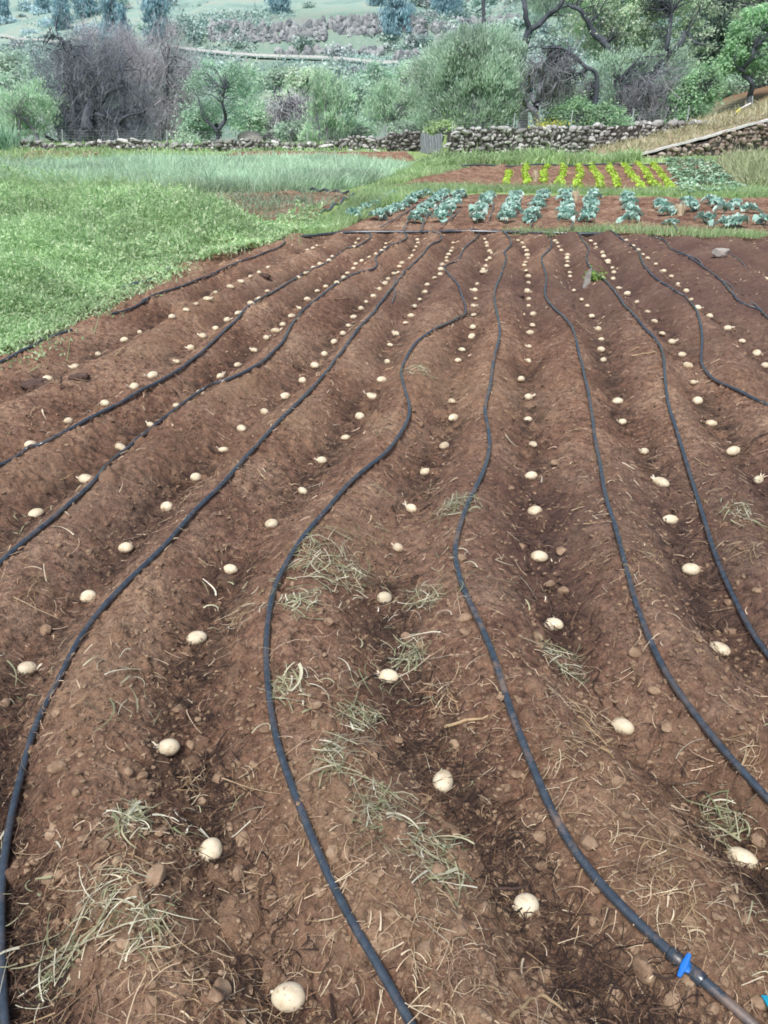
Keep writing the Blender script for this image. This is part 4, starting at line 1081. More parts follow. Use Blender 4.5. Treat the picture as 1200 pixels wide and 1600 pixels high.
def stone_wall(name, path, base_f, top_f, size, mat, lab, thick=.5, seed=1):
    """courses of irregular stones over a dark rubble core"""
    r = np.random.default_rng(seed)
    P = spline(path, .05)[:, :2]; L = np.concatenate([[0], np.cumsum(np.linalg.norm(np.diff(P, axis=0), axis=1))])
    tot = L[-1]; mb = MB()
    pos = lambda s: np.array([np.interp(s, L, P[:, 0]), np.interp(s, L, P[:, 1])])
    v0, f0 = ico(2)
    s = 0
    zmax = max(top_f(x) for x in np.linspace(0, tot, 20)); zmin = min(base_f(x) for x in np.linspace(0, tot, 20))
    z = zmin - .05; course = 0
    while z < zmax + .1:
        s = r.uniform(-.2, .1); hh = size * r.uniform(.6, 1.0)
        while s < tot:
            w_ = size * r.lognormal(0, .5) * 1.1; h_ = hh * r.uniform(.8, 1.3)
            zc = z + h_ * .45 + r.normal() * size * .1
            c2 = s + w_ * .5
            t_ = top_f(c2) + r.normal() * size * .13
            if base_f(c2) - .3 < zc < t_:
                p = pos(min(c2, tot)); dn = pos(min(c2 + .1, tot)) - pos(max(0, min(c2, tot) - .1)); a = math.atan2(dn[1], dn[0])
                v, f = rock_verts(2, w_ * .56, thick * .5, h_ * .60, .45, int(r.integers(1e6)), 11)
                c_, s_ = math.cos(r.normal() * .22), math.sin(r.normal() * .22)
                v = np.stack([v[:, 0] * c_ - v[:, 2] * s_, v[:, 1], v[:, 0] * s_ + v[:, 2] * c_], -1)
                v = rotz(v, a); mb.add(v + [p[0] + r.normal() * .03, p[1] + r.normal() * .06, zc], f)
            s += w_ * .98
        z += hh * .80; course += 1
    mid = pos(tot / 2)
    root = empty(name, (mid[0], mid[1], float(base_f(tot / 2))), lab, 'wall')
    local(mb.build('stones', mat, root, smooth=False), root)
    # core
    n = 60; ss = np.linspace(0, tot, n); Q = np.array([pos(x) for x in ss]); D = np.gradient(Q, axis=0); Nn = np.stack([-D[:, 1], D[:, 0]], -1); Nn /= np.linalg.norm(Nn, axis=1, keepdims=True)
    bz = np.array([base_f(x) for x in ss]) - .3; tz = np.array([top_f(x) for x in ss]) - size * .35; tz = np.maximum(tz, bz + .02)
    A = Q - Nn * thick * .22; B = Q + Nn * thick * .22
    ring = np.stack([np.c_[A, bz], np.c_[A, tz], np.c_[B, tz], np.c_[B, bz]], 1).reshape(-1, 3)
    f = [[i * 4 + j, i * 4 + j + 1, i * 4 + 4 + j + 1, i * 4 + 4 + j] for i in range(n - 1) for j in range(3)] + [[0, 1, 2, 3], [(n - 1) * 4 + j for j in (3, 2, 1, 0)]]
    mb = MB(); mb.add(ring, np.array(f)); local(mb.build('rubble_core', M['wall_core'], root, smooth=False), root)
    return root
stone_wall('stone_wall', [(-24, 50.1), (-12, 50), (0, 50), (1.4, 50)], lambda s: 0, lambda s: .50 + .12 * math.sin(s * .9) + .15 * (s > 21.5), .24, M['wall_grey'], 'low pale dry stone wall along the back of the field on the left', seed=3)
stone_wall('stone_wall', [(.2, 49.1), (1.2, 49.2), (2.3, 49.4)], lambda s: 0, lambda s: .95 + .12 * s / 2, .20, M['wall_dark'], 'short dark dry stone wall left of the grey netting', seed=4)
stone_wall('stone_wall', [(3.15, 42.1), (5, 42.8), (9, 44.4), (13, 45.8), (15.5, 46.6), (18.5, 47.2)], lambda s: .0 + .03 * s, lambda s: 1.22 + .022 * s, .25, M['wall_grey'], 'long grey dry stone wall behind the lettuce bed', seed=5)
# ramp rising to the right, its brown retaining wall and white coping
A0 = on_plane(np.array(968.), np.array(247.5), 0.0); A1 = at(np.array(1190.), np.array(189.), 44.0); A2 = at(np.array(1330.), np.array(150.), 46.5)
edge = spline([A0, A0 * .5 + A1 * .5 + np.array([0, .05, -.05]), A1, A2], .1)
Lr = np.concatenate([[0], np.cumsum(np.linalg.norm(np.diff(edge[:, :2], axis=0), axis=1))])
stone_wall('stone_wall', [tuple(e[:2]) for e in edge[::20]] + [tuple(edge[-1][:2])], lambda s: -.05, lambda s: float(np.interp(s, Lr, edge[:, 2])) - .13, .26, M['wall_brown'], 'brown dry stone wall holding up the dry ramp at right', seed=6)
nw = 14
back = edge + np.array([-.6, 5.0, .25])
t = np.linspace(0, 1, nw)[None, :, None]
S = (edge + np.array([0, .1, -.02]))[:, None] * (1 - t) + back[:, None] * t
S[..., 2] += .12 * fbm(S[..., 0] * 1.2, S[..., 1] * 1.2, 3, 3) * np.clip(t[..., 0] * 4, 0, 1)
mb = MB(); mb.add(S.reshape(-1, 3), grid_faces(len(edge), nw))
M['rampsoil'] = noisemat('dry_ramp_earth', [(.32, (.20, .17, .10)), (.5, (.34, .28, .18)), (.7, (.46, .41, .30))], 2.2, .95, .7, .06, 9)
tag(mb.build('path_ramp', M['rampsoil']), kind='structure')
n = 2600
ii = rng.integers(0, len(edge), n); tt = rng.random(n) ** .8
Wp = edge[ii] * (1 - tt[:, None]) + back[ii] * tt[:, None] + rng.normal(size=(n, 3)) * .05
t = np.linspace(0, 1, 3)[None, :, None]; d = np.stack([rng.normal(size=n) * .15, rng.normal(size=n) * .15, rng.uniform(.1, .4, n)], -1)
mb = MB(); ribbons(mb, Wp[:, None] - [0, 0, .05] + d[:, None] * t, np.broadcast_to(np.array([.05, .04, .01]), (n, 3)))
tag(mb.build('dry_grass', M['drygrass']), 'dry straw-coloured grass on the ramp', 'grass', kind='stuff')
M['coping'] = noisemat('white_coping', [(.3, (.55, .54, .52)), (.6, (.74, .73, .72))], 3, .7, .3, .01, 20)
e2 = edge + np.array([0, -.02, .0]); mb = MB()
off = [(-.13, -.07), (-.13, .03), (-.02, .045), (.10, .03), (.10, -.07)]
V = np.stack([e2 + np.array([0, a, b]) for a, b in off], 1); V[..., 2] += .05 * fbm(V[..., 0] * 1.3, V[..., 1] * 1.3, 5, 3)
nn = len(e2); f = [[i * 5 + j, i * 5 + (j + 1) % 5, i * 5 + 5 + (j + 1) % 5, i * 5 + 5 + j] for i in range(nn - 1) for j in range(5)]
mb.add(V.reshape(-1, 3), np.array(f)); mb.add(V[0], np.array([[0, 1, 2, 3, 4]])); mb.add(V[-1], np.array([[4, 3, 2, 1, 0]]))
tag(mb.build('coping', M['coping'], smooth=False), 'white coping along the edge of the dry ramp', 'coping')
# grey wall end at the right margin
e0 = edge[-40]
stone_wall('stone_wall', [(20.6, 43.0), (22, 43.3), (24, 43.8), (27, 44.4)], lambda s: 0, lambda s: 1.8 + .1 * s, .24, M['wall_dark'], 'taller blue-grey stone wall cut off by the right edge', seed=8)

# grey netting hung in the wall gap
M['net'] = noisemat('grey_netting', [(.35, (.20, .22, .25)), (.65, (.36, .39, .43))], 9, .8, .4, .02, 30)
mb = MB(); n = 70
t = np.linspace(0, 1, n)
top = np.stack([2.05 + .95 * t, 47.6 - 3.6 * t, .95 + .06 * np.sin(t * 9)], -1)
for j in range(n):
    x, y, z = top[j]; zz = np.linspace(0, z, 8)[:, None]
    P = np.concatenate([np.full((8, 1), x) + .02 * np.sin(zz * 7 + j), np.full((8, 1), y) + .06 * np.sin(zz * 4 + j * .7), zz], 1)
    tubes(mb, P, .022, 4)
for z in np.linspace(.06, .9, 9):
    P = top.copy(); P[:, 2] = z * (1 + .05 * np.sin(t * 11 + z * 5)); P[:, 1] += .06 * np.sin(z * 4 + np.arange(n) * .7); tubes(mb, P, .014, 4)
tag(mb.build('netting', M['net']), 'hanging grey netting closing the gap between two stone walls', 'netting')

# ------------------------------------------------------------------ fences on the walls
M['post'] = noisemat('galvanised_post', [(.3, (.40, .44, .46)), (.7, (.60, .64, .66))], 6, .5, .1, .01)
M['wire'] = plainmat('fence_wire', (.30, .33, .34), .45)
def fence(lab, posts, wires, name='wire_fence'):
    pts = []
    root = None
    for (xt, yt, xb, yb, Y) in posts:
        T = at(np.array(float(xt)), np.array(float(yt)), Y); B = at(np.array(float(xb)), np.array(float(yb)), Y); B[2] -= .35
        if root is None: root = empty(name, tuple(B), lab, 'fence')
        P = np.stack([B + (T - B) * k for k in (0, .5, 1)]); mb = MB(); tubes(mb, P, .028, 6); caps(mb, P, .028, 6)
        local(mb.build('post', M['post'], root), root); pts.append((T, B))
    mb = MB()
    for (T0, B0), (T1, B1) in zip(pts[:-1], pts[1:]):
        for k in np.linspace(.28, .97, wires):
            a = B0 + (T0 - B0) * k; b = B1 + (T1 - B1) * k; m = (a + b) / 2 - [0, 0, .04]
            tubes(mb, np.stack([a, m, b]), .006, 3)
        nv = int(np.linalg.norm(B1 - B0) / .35)
        for j in range(1, nv):
            s = j / nv; lo = (B0 + (T0 - B0) * .28) * (1 - s) + (B1 + (T1 - B1) * .28) * s; hi = (B0 + (T0 - B0) * .97) * (1 - s) + (B1 + (T1 - B1) * .97) * s
            tubes(mb, np.stack([lo, hi - [0, 0, .03]]), .004, 3)
    local(mb.build('wire_mesh', M['wire'], root), root)
fence('wire fence on thin pale posts behind the low left wall', [(-60,200,-58,229,51.2),(97,202,98,229,51.2),(183,203,186,228,51.2),(260,203,261,227,51.2),(370,204,370,228,51.2),(480,205,480,227,51.2),(603,194,604,217,51.2),(662,190,662,216,51.2)], 7)
fence('wire fence on leaning pale posts above the long grey wall', [(708,190,705,212,44.5),(805,177,801,207,45.8),(895,172,890,206,46.8),(991,170,985,203,47.6),(1077,165,1073,197,48.5),(1176,150,1176,182,49.5)], 8)
# bent white pipe with yellow joint on the ramp
P = spline([at(np.array(float(x)), np.array(float(y)), 47.6) for x, y in ((1136,193),(1143,184),(1155,172),(1166,165),(1173,162))], .1)
root = empty('bent_pipe', tuple(P[0]), 'bent white pipe with yellow joint standing above the ramp', 'pipe')
mb = MB(); tubes(mb, P, .05, 8); caps(mb, P, .05, 8); local(mb.build('pipe', M['coping'], root), root)
M['yellow'] = plainmat('yellow_joint', (.55, .52, .12), .5)
k = 6; mb = MB(); tubes(mb, P[k:k + 4], .075, 8); caps(mb, P[k:k + 4], .075, 8); local(mb.build('joint', M['yellow'], root), root)

# ------------------------------------------------------------------ small things by the beds
M['greywood'] = noisemat('weathered_wood', [(.3, (.22, .21, .19)), (.7, (.42, .41, .38))], 20, .85, .5, .01, 60)
q = march([917], [446], 0)[0]
v = np.array([[-.05, -.02, 0], [.03, -.025, 0], [.035, .02, 0], [-.045, .02, 0], [-.03, -.018, .17], [.028, -.02, .23], [.03, .018, .22], [-.025, .016, .16]])
mb = MB(); mb.add(v + q - [0, 0, .03], np.array([[0, 1, 5, 4], [1, 2, 6, 5], [2, 3, 7, 6], [3, 0, 4, 7], [4, 5, 6, 7], [3, 2, 1, 0]]))
tag(mb.build('stake', M['greywood'], smooth=False), 'short grey split stake standing between two hoses', 'stake')
q2 = march([928], [438], 0)[0]; n = 160
C = q2 + np.stack([rng.normal(size=n) * .05, rng.normal(size=n) * .04, np.abs(rng.normal(size=n)) * .045 + .01], -1)
mb = MB(); leaves(mb, C, rng.uniform(.03, .06, n), aspect=.5)
tag(mb.build('weed', leafmat('weed_leaf', (.14, .28, .06), (.25, .40, .10), (.38, .50, .18), 4, .3)), 'small green weed growing at the grey stake', 'weed')
M['paleblock'] = noisemat('pale_block', [(.3, (.30, .27, .24)), (.7, (.50, .47, .43))], 10, .9, .5, .02, 40)
q = march([1125], [402], 0)[0]; v, f = rock_verts(3, .14, .09, .08, .08, 77, 10)
mb = MB(); mb.add(v + q + [0, 0, .06], f); tag(mb.build('block', M['paleblock'], smooth=False), 'pale squared stone block lying on bare soil at right', 'block')
def stub(x, y, h, r, lab, mat):
    q = on_plane(np.array(float(x)), np.array(float(y)), .0); z = np.linspace(0, 1, 6); P = np.stack([q + [.02 * math.sin(k * 5), 0, h * k] for k in z])
    mb = MB(); tubes(mb, P, r * np.array([1.15, 1, .95, .97, .95, .85]), 9); caps(mb, P, r * .8, 9)
    for k in range(4):
        a = k * 1.7; Q = np.stack([q + [math.cos(a) * r * .9, math.sin(a) * r * .9, h * .1], q + [math.cos(a) * r * 1.5, math.sin(a) * r * 1.5, h * .5], q + [math.cos(a) * r * 1.2, math.sin(a) * r * 1.2, h * (.9 + .1 * k)]])
        tubes(mb, Q, r * .22, 5)
    tag(mb.build('stump', mat), lab, 'stump')
M['palewood'] = noisemat('pale_stump', [(.3, (.42, .34, .22)), (.7, (.62, .54, .40))], 14, .85, .4, .01, 50)
stub(1060, 342, .25, .075, 'pale straw-coloured cut stump among the loose cabbages', M['palewood'])
stub(836, 286, .34, .055, 'small pinkish stub standing in the lettuce bed', M['palewood'])
stub(898, 318, .25, .06, 'short pale peg at the back of the cabbage bed', M['palewood'])
# black pipe at the back of the lettuce bed and by the onion bed
for (a, b, lab) in (((720,259),(1040,257),'dark pipe along the far edge of the lettuce bed'), ((485,296),(545,301),'dark pipe at the far right corner of the onion bed'), ((500,334),(552,305),'thin dark hose across the onion bed')):
    P = np.linspace(on_plane(np.array(float(a[0])), np.array(float(a[1])), .1), on_plane(np.array(float(b[0])), np.array(float(b[1])), .1), 30); P[:, 2] = .1 + .03 * np.sin(np.arange(30) * .7)
    mb = MB(); tubes(mb, P, .03, 8); caps(mb, P, .03, 8); tag(mb.build('irrigation_pipe', M['hose']), lab, 'pipe')

# ================================================================== trees
M['bark'] = noisemat('dark_bark', [(.3, (.055, .065, .082)), (.7, (.12, .135, .16))], 6, .95, .6, .03, 25)  # bluish grey: distance haze is put into the bark colour
M['bark_grey'] = noisemat('grey_bark', [(.3, (.10, .11, .13)), (.7, (.24, .25, .27))], 6, .95, .6, .03, 25)
M['twig'] = leafmat('bare_twigs', (.15, .18, .22), (.25, .28, .33), (.38, .40, .45), .25, 0, .9)  # twig colours lightened and blued to stand in for haze
M['twig_pale'] = leafmat('pale_bare_twigs', (.37, .37, .40), (.50, .49, .53), (.63, .61, .64), .2, 0, .9)
M['twig_brown'] = leafmat('dark_dead_twigs', (.15, .155, .18), (.24, .245, .27), (.36, .36, .38), .4, 0, .9)
def lm(name, c1, c2, c3, d=0, big=.35, tr=.45):
    g = lambda c: tuple(min(.86, x * 1.32) for x in hz(c, d + .12))  # leaf colours get painted haze, then are brightened
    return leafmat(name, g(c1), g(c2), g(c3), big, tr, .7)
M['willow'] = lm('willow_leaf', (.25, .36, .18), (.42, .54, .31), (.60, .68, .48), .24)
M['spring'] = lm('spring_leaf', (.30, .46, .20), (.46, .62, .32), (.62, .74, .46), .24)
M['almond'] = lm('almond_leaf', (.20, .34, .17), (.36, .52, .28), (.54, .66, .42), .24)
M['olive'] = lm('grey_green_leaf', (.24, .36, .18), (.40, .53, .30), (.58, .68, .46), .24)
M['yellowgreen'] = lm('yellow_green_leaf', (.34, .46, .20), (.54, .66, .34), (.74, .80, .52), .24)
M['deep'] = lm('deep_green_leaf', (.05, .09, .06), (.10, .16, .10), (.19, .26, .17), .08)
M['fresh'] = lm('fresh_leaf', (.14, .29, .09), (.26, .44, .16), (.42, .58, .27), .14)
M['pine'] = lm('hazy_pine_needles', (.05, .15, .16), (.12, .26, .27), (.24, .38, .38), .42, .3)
M['reed'] = lm('reed_leaf', (.14, .27, .14), (.24, .38, .22), (.36, .48, .33), .1)

def wpt(p, Y): return at(np.array(float(p[0])), np.array(float(p[1])), Y)
PXM = lambda Y: (Y * 1.12) / F     # metres per photo pixel near the top of the frame

def limb(mb, a, b, r0, r1, wob=.08, K=7, S=6, sag=0):
    t = np.linspace(0, 1, K)[:, None]; L = np.linalg.norm(b - a)
    P = a + (b - a) * t + rng.normal(size=(K, 3)) * wob * L * np.sin(t * math.pi) * .5
    P[:, 2] += sag * L * np.sin(t[:, 0] * math.pi)
    tubes(mb, P, np.linspace(r0, r1, K), S); return P

def tree(name, lab, cat, Y, trunk, crowns, leafm, barkm, nclump=60, per=90, leaf=.14, clump=.5, style='leaf', group=None, depthk=.8, limbs=True, twigs=0, asp=.5, behind=.7):
    """trunk: list of polylines [(x,y,width_px)...]; crowns: ellipses (cx,cy,rx,ry) in photo pixels, all at distance Y"""
    pm = PXM(Y)
    b0 = wpt(trunk[0][0][:2], Y); gz = float(terr(np.array([b0[0]]), np.array([b0[1]]))[0])
    root = empty(name, (b0[0], b0[1], min(b0[2], gz)), lab, cat, group)
    mb = MB(); skel = []
    for ti, pl in enumerate(trunk):
        pts = [wpt(p[:2], Y) for p in pl]; rad = [p[2] * pm * .5 for p in pl]
        for k in range(1, len(pts)): pts[k] = pts[k] + np.array([0, rng.normal() * .25, 0])
        if ti == 0:
            pts = [np.array([pts[0][0], pts[0][1], min(pts[0][2], gz) - .3])] + pts; rad = [rad[0] * 1.25] + rad
        S = spline(pts, .25); rr = np.interp(np.linspace(0, 1, len(S)), np.linspace(0, 1, len(rad)), rad)
        S[1:-1] += rng.normal(size=(len(S) - 2, 3)) * .02
        tubes(mb, S, rr, 8); skel.append(S)
    SK = np.concatenate(skel) if skel else b0[None]
    up = SK[SK[:, 2] > SK[:, 2].min() + .35 * (SK[:, 2].max() - SK[:, 2].min())]
    C = []; A = []
    area = np.array([c[2] * c[3] for c in crowns], float); area /= area.sum()
    for (cx, cy, rx, ry), fr in zip(crowns, area):
        m = max(3, int(nclump * fr)); c0 = wpt((cx, cy), Y)
        d = rng.normal(size=(m, 3)); d /= np.linalg.norm(d, axis=1, keepdims=True); d *= rng.uniform(.25, 1, (m, 1)) ** .5
        C.append(c0 + d * np.array([rx * pm, min(rx, ry) * pm * depthk, ry * pm]))
    C = np.concatenate(C)
    if limbs:
        for c in C:
            a = up[np.argmin(np.linalg.norm(up - c, axis=1) + np.where(up[:, 2] > c[2], 1.0, 0) + rng.uniform(0, .5, len(up)))]
            r0 = max(.012, .03 * pm / .05 * np.linalg.norm(c - a) * .5)
            limb(mb, a, c, min(r0, .04), .008, .16, 6, 5, .08)
    local(mb.build('trunk', barkm, root), root)
    mb = MB(); base = SK[0]
    C[:, 1] += behind
    n = len(C) * per
    ci = np.repeat(np.arange(len(C)), per)
    rad = clump * rng.lognormal(0, .3, len(C))
    g = rng.normal(size=(n, 3)) * .55; P = C[ci] + g * rad[ci][:, None] * np.array([1, 1, .75])
    if style == 'leaf':
        leaves(mb, P, leaf * rng.uniform(.6, 1.4, n), normal=g + np.array([0, -.2, .8]) + rng.normal(size=(n, 3)) * .6, aspect=asp)
    elif style == 'wisp':
        ax = (P - (base + np.array([0, 0, -.5]))); ax /= np.linalg.norm(ax, axis=1, keepdims=True); ax[:, 2] += .35; ax += rng.normal(size=(n, 3)) * .5
        leaves(mb, P, leaf * rng.uniform(.6, 1.5, n), axis=ax, aspect=asp)
    elif style == 'weep':
        ax = np.array([0, 0, -1.0]) + rng.normal(size=(n, 3)) * .35; leaves(mb, P, leaf * rng.uniform(.6, 1.5, n), axis=ax, aspect=asp)
    local(mb.build('crown', leafm, root), root)
    return root

def bare_tree(name, lab, Y, trunk, crowns, twigm, barkm, n=2500, L=1.6, r=.016, up=.6, group=None, sag=-.1, fan=True):
    pm = PXM(Y); b0 = wpt(trunk[0][0][:2], Y); gz = float(terr(np.array([b0[0]]), np.array([b0[1]]))[0])
    root = empty(name, (b0[0], b0[1], min(b0[2], gz)), lab, 'tree', group); mb = MB(); skel = []
    for ti, pl in enumerate(trunk):
        pts = [wpt(p[:2], Y) + np.array([0, rng.normal() * .3 if k else 0, 0]) for k, p in enumerate(pl)]; rad = [p[2] * pm * .5 for p in pl]
        if ti == 0: pts = [np.array([pts[0][0], pts[0][1], min(pts[0][2], gz) - .3])] + pts; rad = [rad[0] * 1.2] + rad
        S = spline(pts, .2); rr = np.interp(np.linspace(0, 1, len(S)), np.linspace(0, 1, len(rad)), rad); tubes(mb, S, rr, 7); skel.append(S)
    SK = np.concatenate(skel); C = []
    area = np.array([c[2] * c[3] for c in crowns], float); area /= area.sum()
    for (cx, cy, rx, ry), fr in zip(crowns, area):
        m = max(4, int(n * fr / 55)); c0 = wpt((cx, cy), Y); d = rng.normal(size=(m, 3)); d /= np.linalg.norm(d, axis=1, keepdims=True); d *= rng.uniform(.15, 1.08, (m, 1)) ** .5
        cc = c0 + d * np.array([rx * pm, min(rx, ry) * pm * .6, ry * pm]) + [0, .9, 0]
        per = rng.integers(25, 85, m)
        C.append(np.repeat(cc, per, 0) + rng.normal(size=(per.sum(), 3)) * np.repeat(rng.uniform(.25, .6, m), per)[:, None])
    C = np.concatenate(C)
    # limbs to a subset
    for c in C[rng.choice(len(C), min(110, len(C)), replace=False)]:
        a = SK[np.argmin(np.linalg.norm(SK - c, axis=1) + rng.uniform(0, .8, len(SK)))]; limb(mb, a, c, .045, .010, .3, 8, 5, .12)
    local(mb.build('trunk', barkm, root), root)
    centre = np.array([np.mean(C[:, 0]), np.mean(C[:, 1]), C[:, 2].min()])
    ax = C - centre; ax /= np.linalg.norm(ax, axis=1, keepdims=True) + 1e-6; ax[:, 2] += up; ax += rng.normal(size=ax.shape) * .75; ax /= np.linalg.norm(ax, axis=1, keepdims=True)
    t = np.linspace(-.5, .5, 5)[None, :, None]; l = L * rng.lognormal(0, .35, len(C))[:, None, None]
    P = C[:, None] + ax[:, None] * t * l + rng.normal(size=(len(C), 1, 3)) * .28 * l * (4 * t * t) + rng.normal(size=(len(C), 5, 3)) * .035 * l
    P[..., 2] += sag * l[..., 0] * (4 * t[..., 0] ** 2)
    P[..., 2] = np.maximum(P[..., 2], gz - .1)
    mb = MB(); tubes(mb, P, r * np.linspace(1, .35, 5)[None] * rng.uniform(.6, 1.3, (len(C), 1)), 3)
    local(mb.build('twigs', twigm, root, smooth=False), root); return root

# left: big bare tree and the paler ones behind it
bare_tree('bare_tree', 'pale mauve bare trees massed behind the big dark bare tree', 60, [[(225,225,8),(222,170,5),(230,110,3)], [(250,222,6),(258,150,4),(262,90,2)], [(200,222,6),(192,150,4),(180,100,2)]],
          [(215,140,60,65),(262,140,42,68),(160,90,50,36),(250,190,45,35),(205,95,26,38),(275,100,16,40)], M['twig_pale'], M['bark_grey'], 8500, .9, .011, .5)
bare_tree('bare_tree', 'big dark grey bare tree with arching branches at left', 55, [[(135,224,20),(140,200,14),(138,180,12),(145,150,8),(140,110,4)], [(148,222,7),(150,205,6),(152,190,5)], [(138,185,9),(155,160,7),(172,143,5),(190,135,3)], [(150,178,5),(162,182,5),(170,187,4),(182,176,3),(200,172,2.5)], [(185,192,3),(198,182,3),(215,177,3),(230,175,2.5)], [(128,185,6),(112,200,5),(105,222,4)], [(160,222,5),(154,205,4),(150,192,4)],
           [(120,220,7),(118,170,5),(108,120,3)], [(115,90,3),(100,68,2.5),(85,55,2)], [(88,222,4),(72,212,4),(60,205,3)]],
          [(115,140,58,60),(95,120,40,45),(140,105,50,45),(130,195,45,30),(170,155,38,42),(185,195,50,26)], M['twig'], M['bark'], 7800, .85, .011, .1)
tree('leafy_tree', 'feathery pale green tree at the left edge with slanting trunk', 'tree', 53, [[(60,226,6),(52,206,5),(40,190,4),(30,180,3)], [(33,222,4),(30,205,3),(32,185,2)]], [(35,172,42,26),(10,185,30,22),(50,155,22,20)], M['spring'], M['bark_grey'], 60, 110, .22, .5, 'wisp', asp=.28)
# reed clump at the left edge
b = wpt((8, 243), 47.0); b[2] = 0; n = 130
a = rng.uniform(0, 6.28, n); l = rng.uniform(1.1, 2.0, n); t = np.linspace(0, 1, 7)[None, :]
e = rng.uniform(.15, .75, n)
P = np.stack([b[0] + rng.normal(size=n)[:, None] * .35 + np.cos(a)[:, None] * l[:, None] * t * e[:, None], b[1] + rng.normal(size=n)[:, None] * .3 + np.sin(a)[:, None] * l[:, None] * t * e[:, None], l[:, None] * (t - .55 * e[:, None] * t ** 2.5) * .95], -1)
mb = MB(); ribbons(mb, P, .09 * np.sin(np.clip(t * .9 + .1, 0, 1) * math.pi) ** .6 * np.ones((n, 1)) + .004)
o = mb.build('reed_clump', M['reed']); tag(o, 'arching strappy reed clump at the left edge', 'plant')

tree('almond_tree', 'spreading green tree with dark forked trunk behind the low wall', 'tree', 56, [[(340,226,7),(340,205,6),(338,195,5)], [(339,205,5),(330,194,4),(322,190,3)], [(340,203,6),(350,188,5),(352,175,4),(349,160,3),(354,140,2)]], [(342,140,44,34),(318,150,24,38),(368,150,26,35),(345,112,28,20),(345,180,36,16)], M['almond'], M['bark'], 80, 85, .16, .42, 'leaf', behind=1.2)
tree('leafy_bush', 'upright pale spring-green bush behind the low wall, centre left', 'bush', 55, [[(513,226,4),(512,205,3),(510,160,2)], [(505,226,3),(498,200,2),(492,165,1.5)], [(520,226,3),(528,195,2),(535,160,1.5)]], [(513,165,32,38),(498,190,22,28),(530,190,22,30),(515,138,18,20),(500,208,24,14),(527,208,22,14)], M['spring'], M['bark_grey'], 80, 120, .26, .42, 'wisp', asp=.22)
tree('leafy_bush', 'loose pale spring-green tree left of the big willow', 'tree', 60, [[(605,215,4),(604,180,3),(606,150,2)], [(606,190,3),(622,165,2),(632,150,1.5)]], [(605,165,28,28),(635,165,28,32),(620,185,40,20),(650,180,16,24),(582,180,14,22)], M['spring'], M['bark_grey'], 80, 110, .26, .5, 'wisp', asp=.22)
tree('willow_bush', 'huge rounded grey-green willow bush with wispy upright shoots', 'bush', 51, [[(742,212,8),(742,190,5),(738,130,3),(735,80,1.5)], [(736,212,5),(715,170,3),(695,110,1.5)], [(748,212,5),(770,165,3),(785,110,1.5)], [(752,212,4),(782,190,3),(805,165,1.5)], [(730,212,4),(700,192,3),(680,165,1.5)]],
     [(738,120,62,58),(700,140,42,55),(780,140,38,55),(745,85,48,34),(740,180,68,30),(690,185,30,22),(790,110,24,40)], M['willow'], M['bark_grey'], 340, 190, .22, .5, 'wisp', asp=.22)
# tall dark forked tree in the middle right, hanging leaves off the top of frame
tree('forked_tree', 'tall dark forked trunk with drooping foliage, right of the big willow', 'tree', 57, [[(818,205,11),(818,150,10),(817,110,10),(821,70,9),(827,46,9)], [(827,47,7),(820,20,6),(818,-15,5),(820,-60,3)], [(827,46,7),(845,37,6),(858,22,6),(868,16,5),(885,-10,4),(900,-50,3)]],
     [(870,-5,36,34),(905,-20,40,40),(850,-50,50,40),(880,60,22,22),(845,15,12,20)], M['willow'], M['bark'], 100, 90, .24, .45, 'weep', asp=.18, behind=1.2, depthk=.4)
bare_tree('dead_tree', 'gnarled grey dead tree with twisted limbs above the long grey wall', 50, [[(842,208,9),(838,185,8),(832,172,7),(822,162,6),(815,158,3)], [(836,178,8),(838,160,6),(842,145,5),(845,125,3),(848,100,2)], [(838,168,6),(850,155,4),(862,142,3),(876,120,2)], [(834,160,5),(830,140,4),(824,120,3)], [(812,208,5),(812,190,4),(818,175,4),(830,172,4)], [(846,168,4),(858,162,2)]],
          [(850,115,34,26),(835,135,26,22),(870,110,25,25)], M['twig_brown'], M['bark_grey'], 380, .9, .012, .6)
bare_tree('dead_branch', 'arching dark dead branches dangling into a green bush', 52, [[(933,124,6),(915,105,5),(900,88,4),(880,75,3),(845,76,2)], [(918,108,4),(900,115,3),(885,108,2)], [(908,96,3),(890,82,2),(865,90,1.5)], [(931,124,3),(928,160,2),(918,185,1.5)]],
          [(895,90,30,22),(915,140,15,25)], M['twig_brown'], M['bark'], 220, .8, .012, .3)
# big right-hand tree
tree('broad_tree', 'broad yellow-green tree with thick dark leaning limbs at right', 'tree', 55, [[(982,205,10),(985,190,10),(995,165,9),(1010,135,9),(1025,105,8),(1042,85,8),(1060,70,7),(1074,50,6)], [(1074,50,4),(1082,65,3),(1095,72,2)], [(1036,92,6),(1040,68,6),(1046,44,5),(1048,20,3)], [(958,88,9),(944,68,8),(928,50,7),(918,32,6),(905,16,5),(890,5,3)], [(985,200,6),(975,150,5),(966,115,5),(958,88,6)]],
     [(985,35,62,38),(940,15,46,30),(1030,30,52,38),(1075,60,36,36),(990,75,50,25),(1045,-20,70,30),(950,-25,60,25),(970,70,30,22)], M['yellowgreen'], M['bark'], 260, 95, .21, .42, 'leaf', asp=.5, behind=1.1, depthk=.45)
tree('shrub_tree', 'dense grey-green willowy growth below the broad tree', 'bush', 53.6, [[(965,206,5),(965,170,3),(960,130,2)], [(950,206,4),(935,170,3),(925,130,2)]], [(955,140,45,42),(925,165,40,35),(985,120,36,40),(960,180,40,26),(1040,115,40,45),(1065,140,30,36)], M['olive'], M['bark'], 170, 70, .24, .45, 'wisp', asp=.2, depthk=.4)
